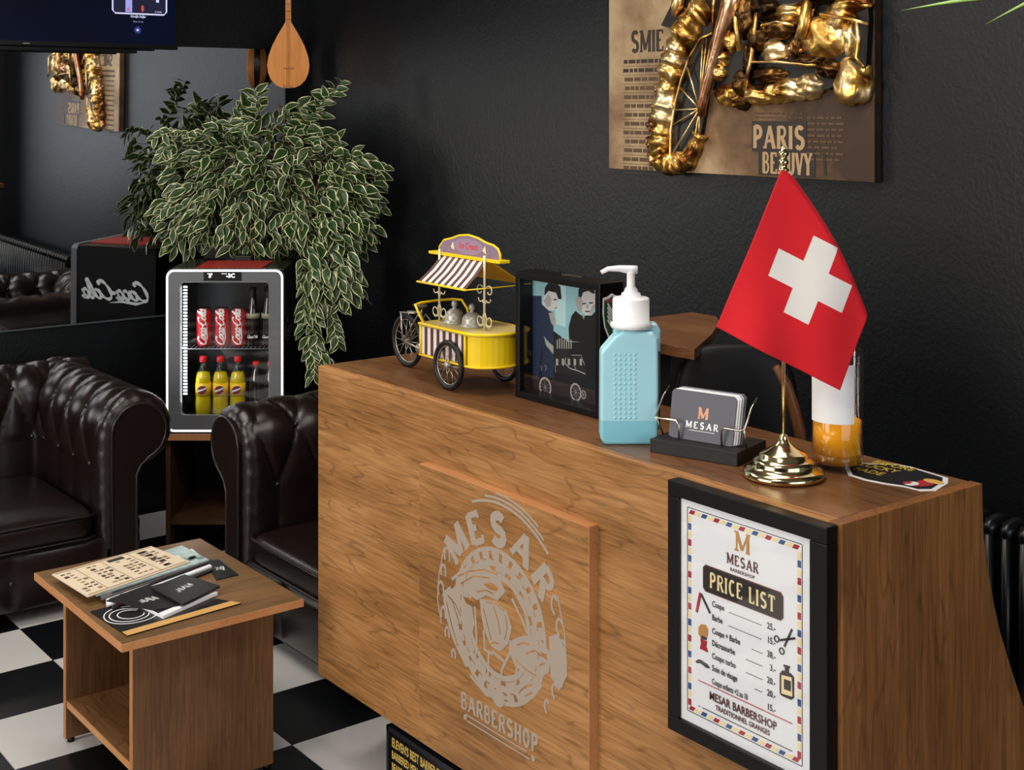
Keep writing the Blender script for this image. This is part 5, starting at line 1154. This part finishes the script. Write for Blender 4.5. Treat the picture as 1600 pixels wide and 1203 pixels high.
# ================================================================ PALM with two leaf tips in view
PA = empty('potted_palm', (2.35,.98,0), 'potted palm outside the frame with two green leaf tips at top right', 'plant')
s = MB(); s.lathe([(0,0),(.14,0),(.17,.30),(.16,.30),(.155,.27),(0,.27)], (2.35,.98,0), 28); s.build('pot', mat('grey_pot', sr(70,70,72), .6), PA)
s = MB(); s.tube([(2.35,.98,.27),(2.36,.99,.9),(2.36,1.02,1.88)], [.035,.028,.022], 10); s.build('trunk', mat('palm_trunk', sr(96,78,54), .8, bump=.5), PA)
PLM = mat('palm_leaf_green', sr(122,160,52), .4, var=.25, vscale=20)
def blade(tip, rise, wd, root=(2.36,1.02,1.84)):
    a = Vector(root); b = Vector(tip); side = (b-a).cross(UP).normalized(); side = (side*.6 + UP*.8).normalized()
    s = MB()
    def fn(u, v):
        p = a.lerp(b, u) + UP*(rise*math.sin(PI*u)*(1-.25*u)); w_ = wd*math.sin(PI*min(1, .12+u*.88))**.6*(1-u**4)
        return p + side*(v-.5)*w_ + UP*(-abs(v-.5)*w_*.5)
    s.grid(fn, 24, 4); o = s.build('leaf', PLM, PA); o.modifiers.new('solid', 'SOLIDIFY').thickness = .001
blade(onX(1408,17,2.30), .05, .026, root=(2.36,1.02,1.86)); blade(onX(1541,38,2.30), .10, .032, root=(2.36,1.02,1.86))
for k in range(12):
    a = PI*.9 + 2*PI*k/12 + .3
    if 1.45 < (a % (2*PI)) < 3.3: continue
    blade((2.35+.42*math.cos(a), .98+.42*math.sin(a), 1.95+.1*(k % 3)), .18, .028)

# ================================================================ VARIEGATED FICUS IN THE CORNER
PT = empty('variegated_ficus', (2.80,5.20,0), 'bushy artificial ficus with cream edged leaves in the corner behind the fridge', 'plant')
s = MB(); s.lathe([(0,0),(.10,0),(.13,.22),(.14,.26),(.13,.26),(.122,.235),(0,.235)], (2.84,5.27,0), 28); s.build('pot', mat('black_pot', sr(18,18,18), .5), PT)
BRK = mat('ficus_bark', sr(84,70,50), .8, bump=.4)
s = MB(); s.tube([(2.84,5.27,.23),(2.82,5.24,.8),(2.78,5.20,1.25),(2.72,5.10,1.45)], [.022,.018,.015,.010], 8); s.build('trunk', BRK, PT)
GRL = mat('ficus_green', sr(42,68,28), .42, var=.45, vscale=25); CRL = mat('ficus_cream', sr(232,230,178), .45, var=.12, vscale=40)
def leaf_mesh(seed):
    r = random.Random(seed); s = MB(); L, Wd = .064, .0155*(.85+.3*r.random())
    st = [0, .12, .3, .5, .7, .87, 1.0]; hw = [0, .55, .95, 1.0, .72, .36, 0]
    inn = [0, .42, .78, .84, .58, .24, 0]
    for side in (-1, 1):
        for i in range(6):
            def P_(k, f): x = st[k]*L; y = side*f*Wd; wob = .0016*math.sin(seed+k*2.3+side); return (x, y, -abs(y)*-.35 - .010*(st[k]**2) + wob*abs(f))
            a, b = P_(i, 0), P_(i+1, 0); c, d = P_(i+1, inn[i+1]*(1+.12*math.sin(seed*3+i*2))), P_(i, inn[i]*(1+.12*math.sin(seed*3+(i-1)*2)))
            e, f = P_(i+1, hw[i+1]), P_(i, hw[i])
            q = [a, b, c, d] if side > 0 else [d, c, b, a]; s.mi = 0; s.add(q, [(0,1,2,3)], True)
            q = [d, c, e, f] if side > 0 else [f, e, c, d]; s.mi = 1; s.add(q, [(0,1,2,3)], True)
    return s
protos = [leaf_mesh(k) for k in range(5)]
meshes = []
for s in protos:
    me = bpy.data.meshes.new('leaf'); me.from_pydata(s.v, [], s.f); me.materials.append(GRL); me.materials.append(CRL); me.polygons.foreach_set('material_index', s.m); me.polygons.foreach_set('use_smooth', [True]*len(s.f)); me.update(); meshes.append(me)
rnd = random.Random(11)
# clumps: (image x, image y, depth) centre -> world, radii in metres (across, up, deep)
CL = [((318,270,5.30),.14,.14,.14,115),((292,340,5.28),.10,.13,.12,90),((350,235,5.40),.15,.10,.16,95),((420,250,5.38),.17,.15,.18,150),((350,330,5.30),.17,.16,.15,140),((430,345,5.30),.18,.17,.16,150),
      ((500,250,5.25),.15,.13,.16,110),((510,330,5.18),.15,.16,.15,120),((548,280,5.10),.10,.13,.12,85),((540,350,5.08),.10,.10,.12,70),((460,190,5.40),.12,.07,.12,45),((390,190,5.45),.07,.07,.08,30),((510,400,5.05),.09,.12,.09,60),((440,395,5.62),.14,.06,.04,30),((495,455,5.02),.055,.11,.05,38),((540,430,4.98),.045,.10,.05,26)]
Ls = []     # (position, direction, size)
cen = deep(415, 290, 5.60)
def ok(p):
    if p.x > XW-.09 or p.y > YM-.12: return False
    l = FM.inverted() @ p
    if -.03 < l.x < FWD+.03 and -.03 < l.y < FD+.04 and l.z < FH+.035: return False
    return True
CL = [((x, y, max(d, 4.98) + (.30 if x < 455 else .24)), a*1.05, b*1.05, min(c, .13), int(n*1.05)) for (x, y, d), a, b, c, n in CL]
for (x, y, d), a, b, c, n in CL:
    o = deep(x, y, d)
    for k in range(n):
        while True:
            q = Vector((rnd.uniform(-1,1), rnd.uniform(-1,1), rnd.uniform(-1,1)))
            if .35 < q.length < 1: break
        p = o + RX*(q.x*a) + UP*(q.z*b) + FW*(q.y*c)
        if not ok(p): continue
        dr = ((p-cen)*1.6 + Vector((rnd.uniform(-.5,.5), rnd.uniform(-.5,.5), rnd.uniform(-.6,.15))) - UP*.12 - FW*.12)
        Ls.append((p, dr.normalized(), rnd.uniform(.75,1.4)))
sprigs = [[(330,215),(300,208),(262,205),(240,215)],[(405,180),(402,155),(398,140)],[(400,190),(375,200),(352,190)],[(470,190),(495,170),(520,145),(535,124)],[(490,180),(505,160),(508,140)],[(560,260),(585,255),(604,262)],[(560,300),(590,310),(598,330)],
          [(470,400),(480,450),(488,500),(500,545),(512,575)],[(500,400),(505,450),(520,500),(530,540)],[(540,380),(552,420),(560,455)],[(500,400),(492,440),(475,480),(478,520)],[(530,400),(535,440),(528,480)],[(280,230),(262,225),(250,245)],[(480,520),(490,560),(492,590)]]
sprig_pts = []
for L in sprigs:
    dd = 5.54 if L[0][0] < 420 else (5.25 if L[0][1] >= 380 else 5.40)
    W = [deep(x, y, dd) for x, y in L]; sprig_pts.append(W)
    for i in range(len(W)-1):
        m = max(2, int((W[i+1]-W[i]).length/.022))
        for k in range(m):
            p = W[i].lerp(W[i+1], (k+.5)/m); t = (W[i+1]-W[i]).normalized()
            for sd in (-1, 1):
                dr = t*.6 + RX*sd*rnd.uniform(.4,1.0) - UP*rnd.uniform(0,.5) - FW*rnd.uniform(-.1,.5)
                if ok(p): Ls.append((p, dr.normalized(), rnd.uniform(.7,1.05)))
def frame(p, d, sz, r):
    n = (Vector((r.uniform(-.6,.6), r.uniform(-.6,.6), .55)) - FW*.9); yv = n.cross(d)
    if yv.length < .1: yv = d.orthogonal()
    yv.normalize(); zv = d.cross(yv).normalized()
    M = Matrix((d, yv, zv)).transposed().to_4x4(); return Matrix.Translation(p) @ M @ Matrix.Scale(sz, 4)
Ls.sort(key=lambda t: t[0].dot(FW))
near = MB(); r2 = random.Random(3)
for k, (p, d, sz) in enumerate(Ls):
    M = frame(p, d, sz, r2)
    if k < 300:
        o = bpy.data.objects.new('leaf', meshes[k % 5]); C.objects.link(o); o.parent = PT; o.matrix_local = Matrix.Translation(-PT.location) @ M
    else:
        pr_ = protos[k % 5]; b = len(near.v); near.v += [M @ v for v in pr_.v]; near.f += [[b+i for i in f] for f in pr_.f]; near.m += pr_.m; near.sm += pr_.sm
stuff(near.build('inner_leaves', [GRL, CRL], PT))
s = MB(); hub = Vector((2.72,5.10,1.45))
for (x, y, d), a, b, c, n in CL:
    o = deep(x, y, d); s.tube([hub, (hub+o)/2 + UP*.06, o, o + (o-cen)*.3], [.006,.005,.003,.0015], 5)
for W in sprig_pts: s.tube([W[0]-FW*-.05] + W, .0015, 4)
stuff(s.build('branches', BRK, PT))
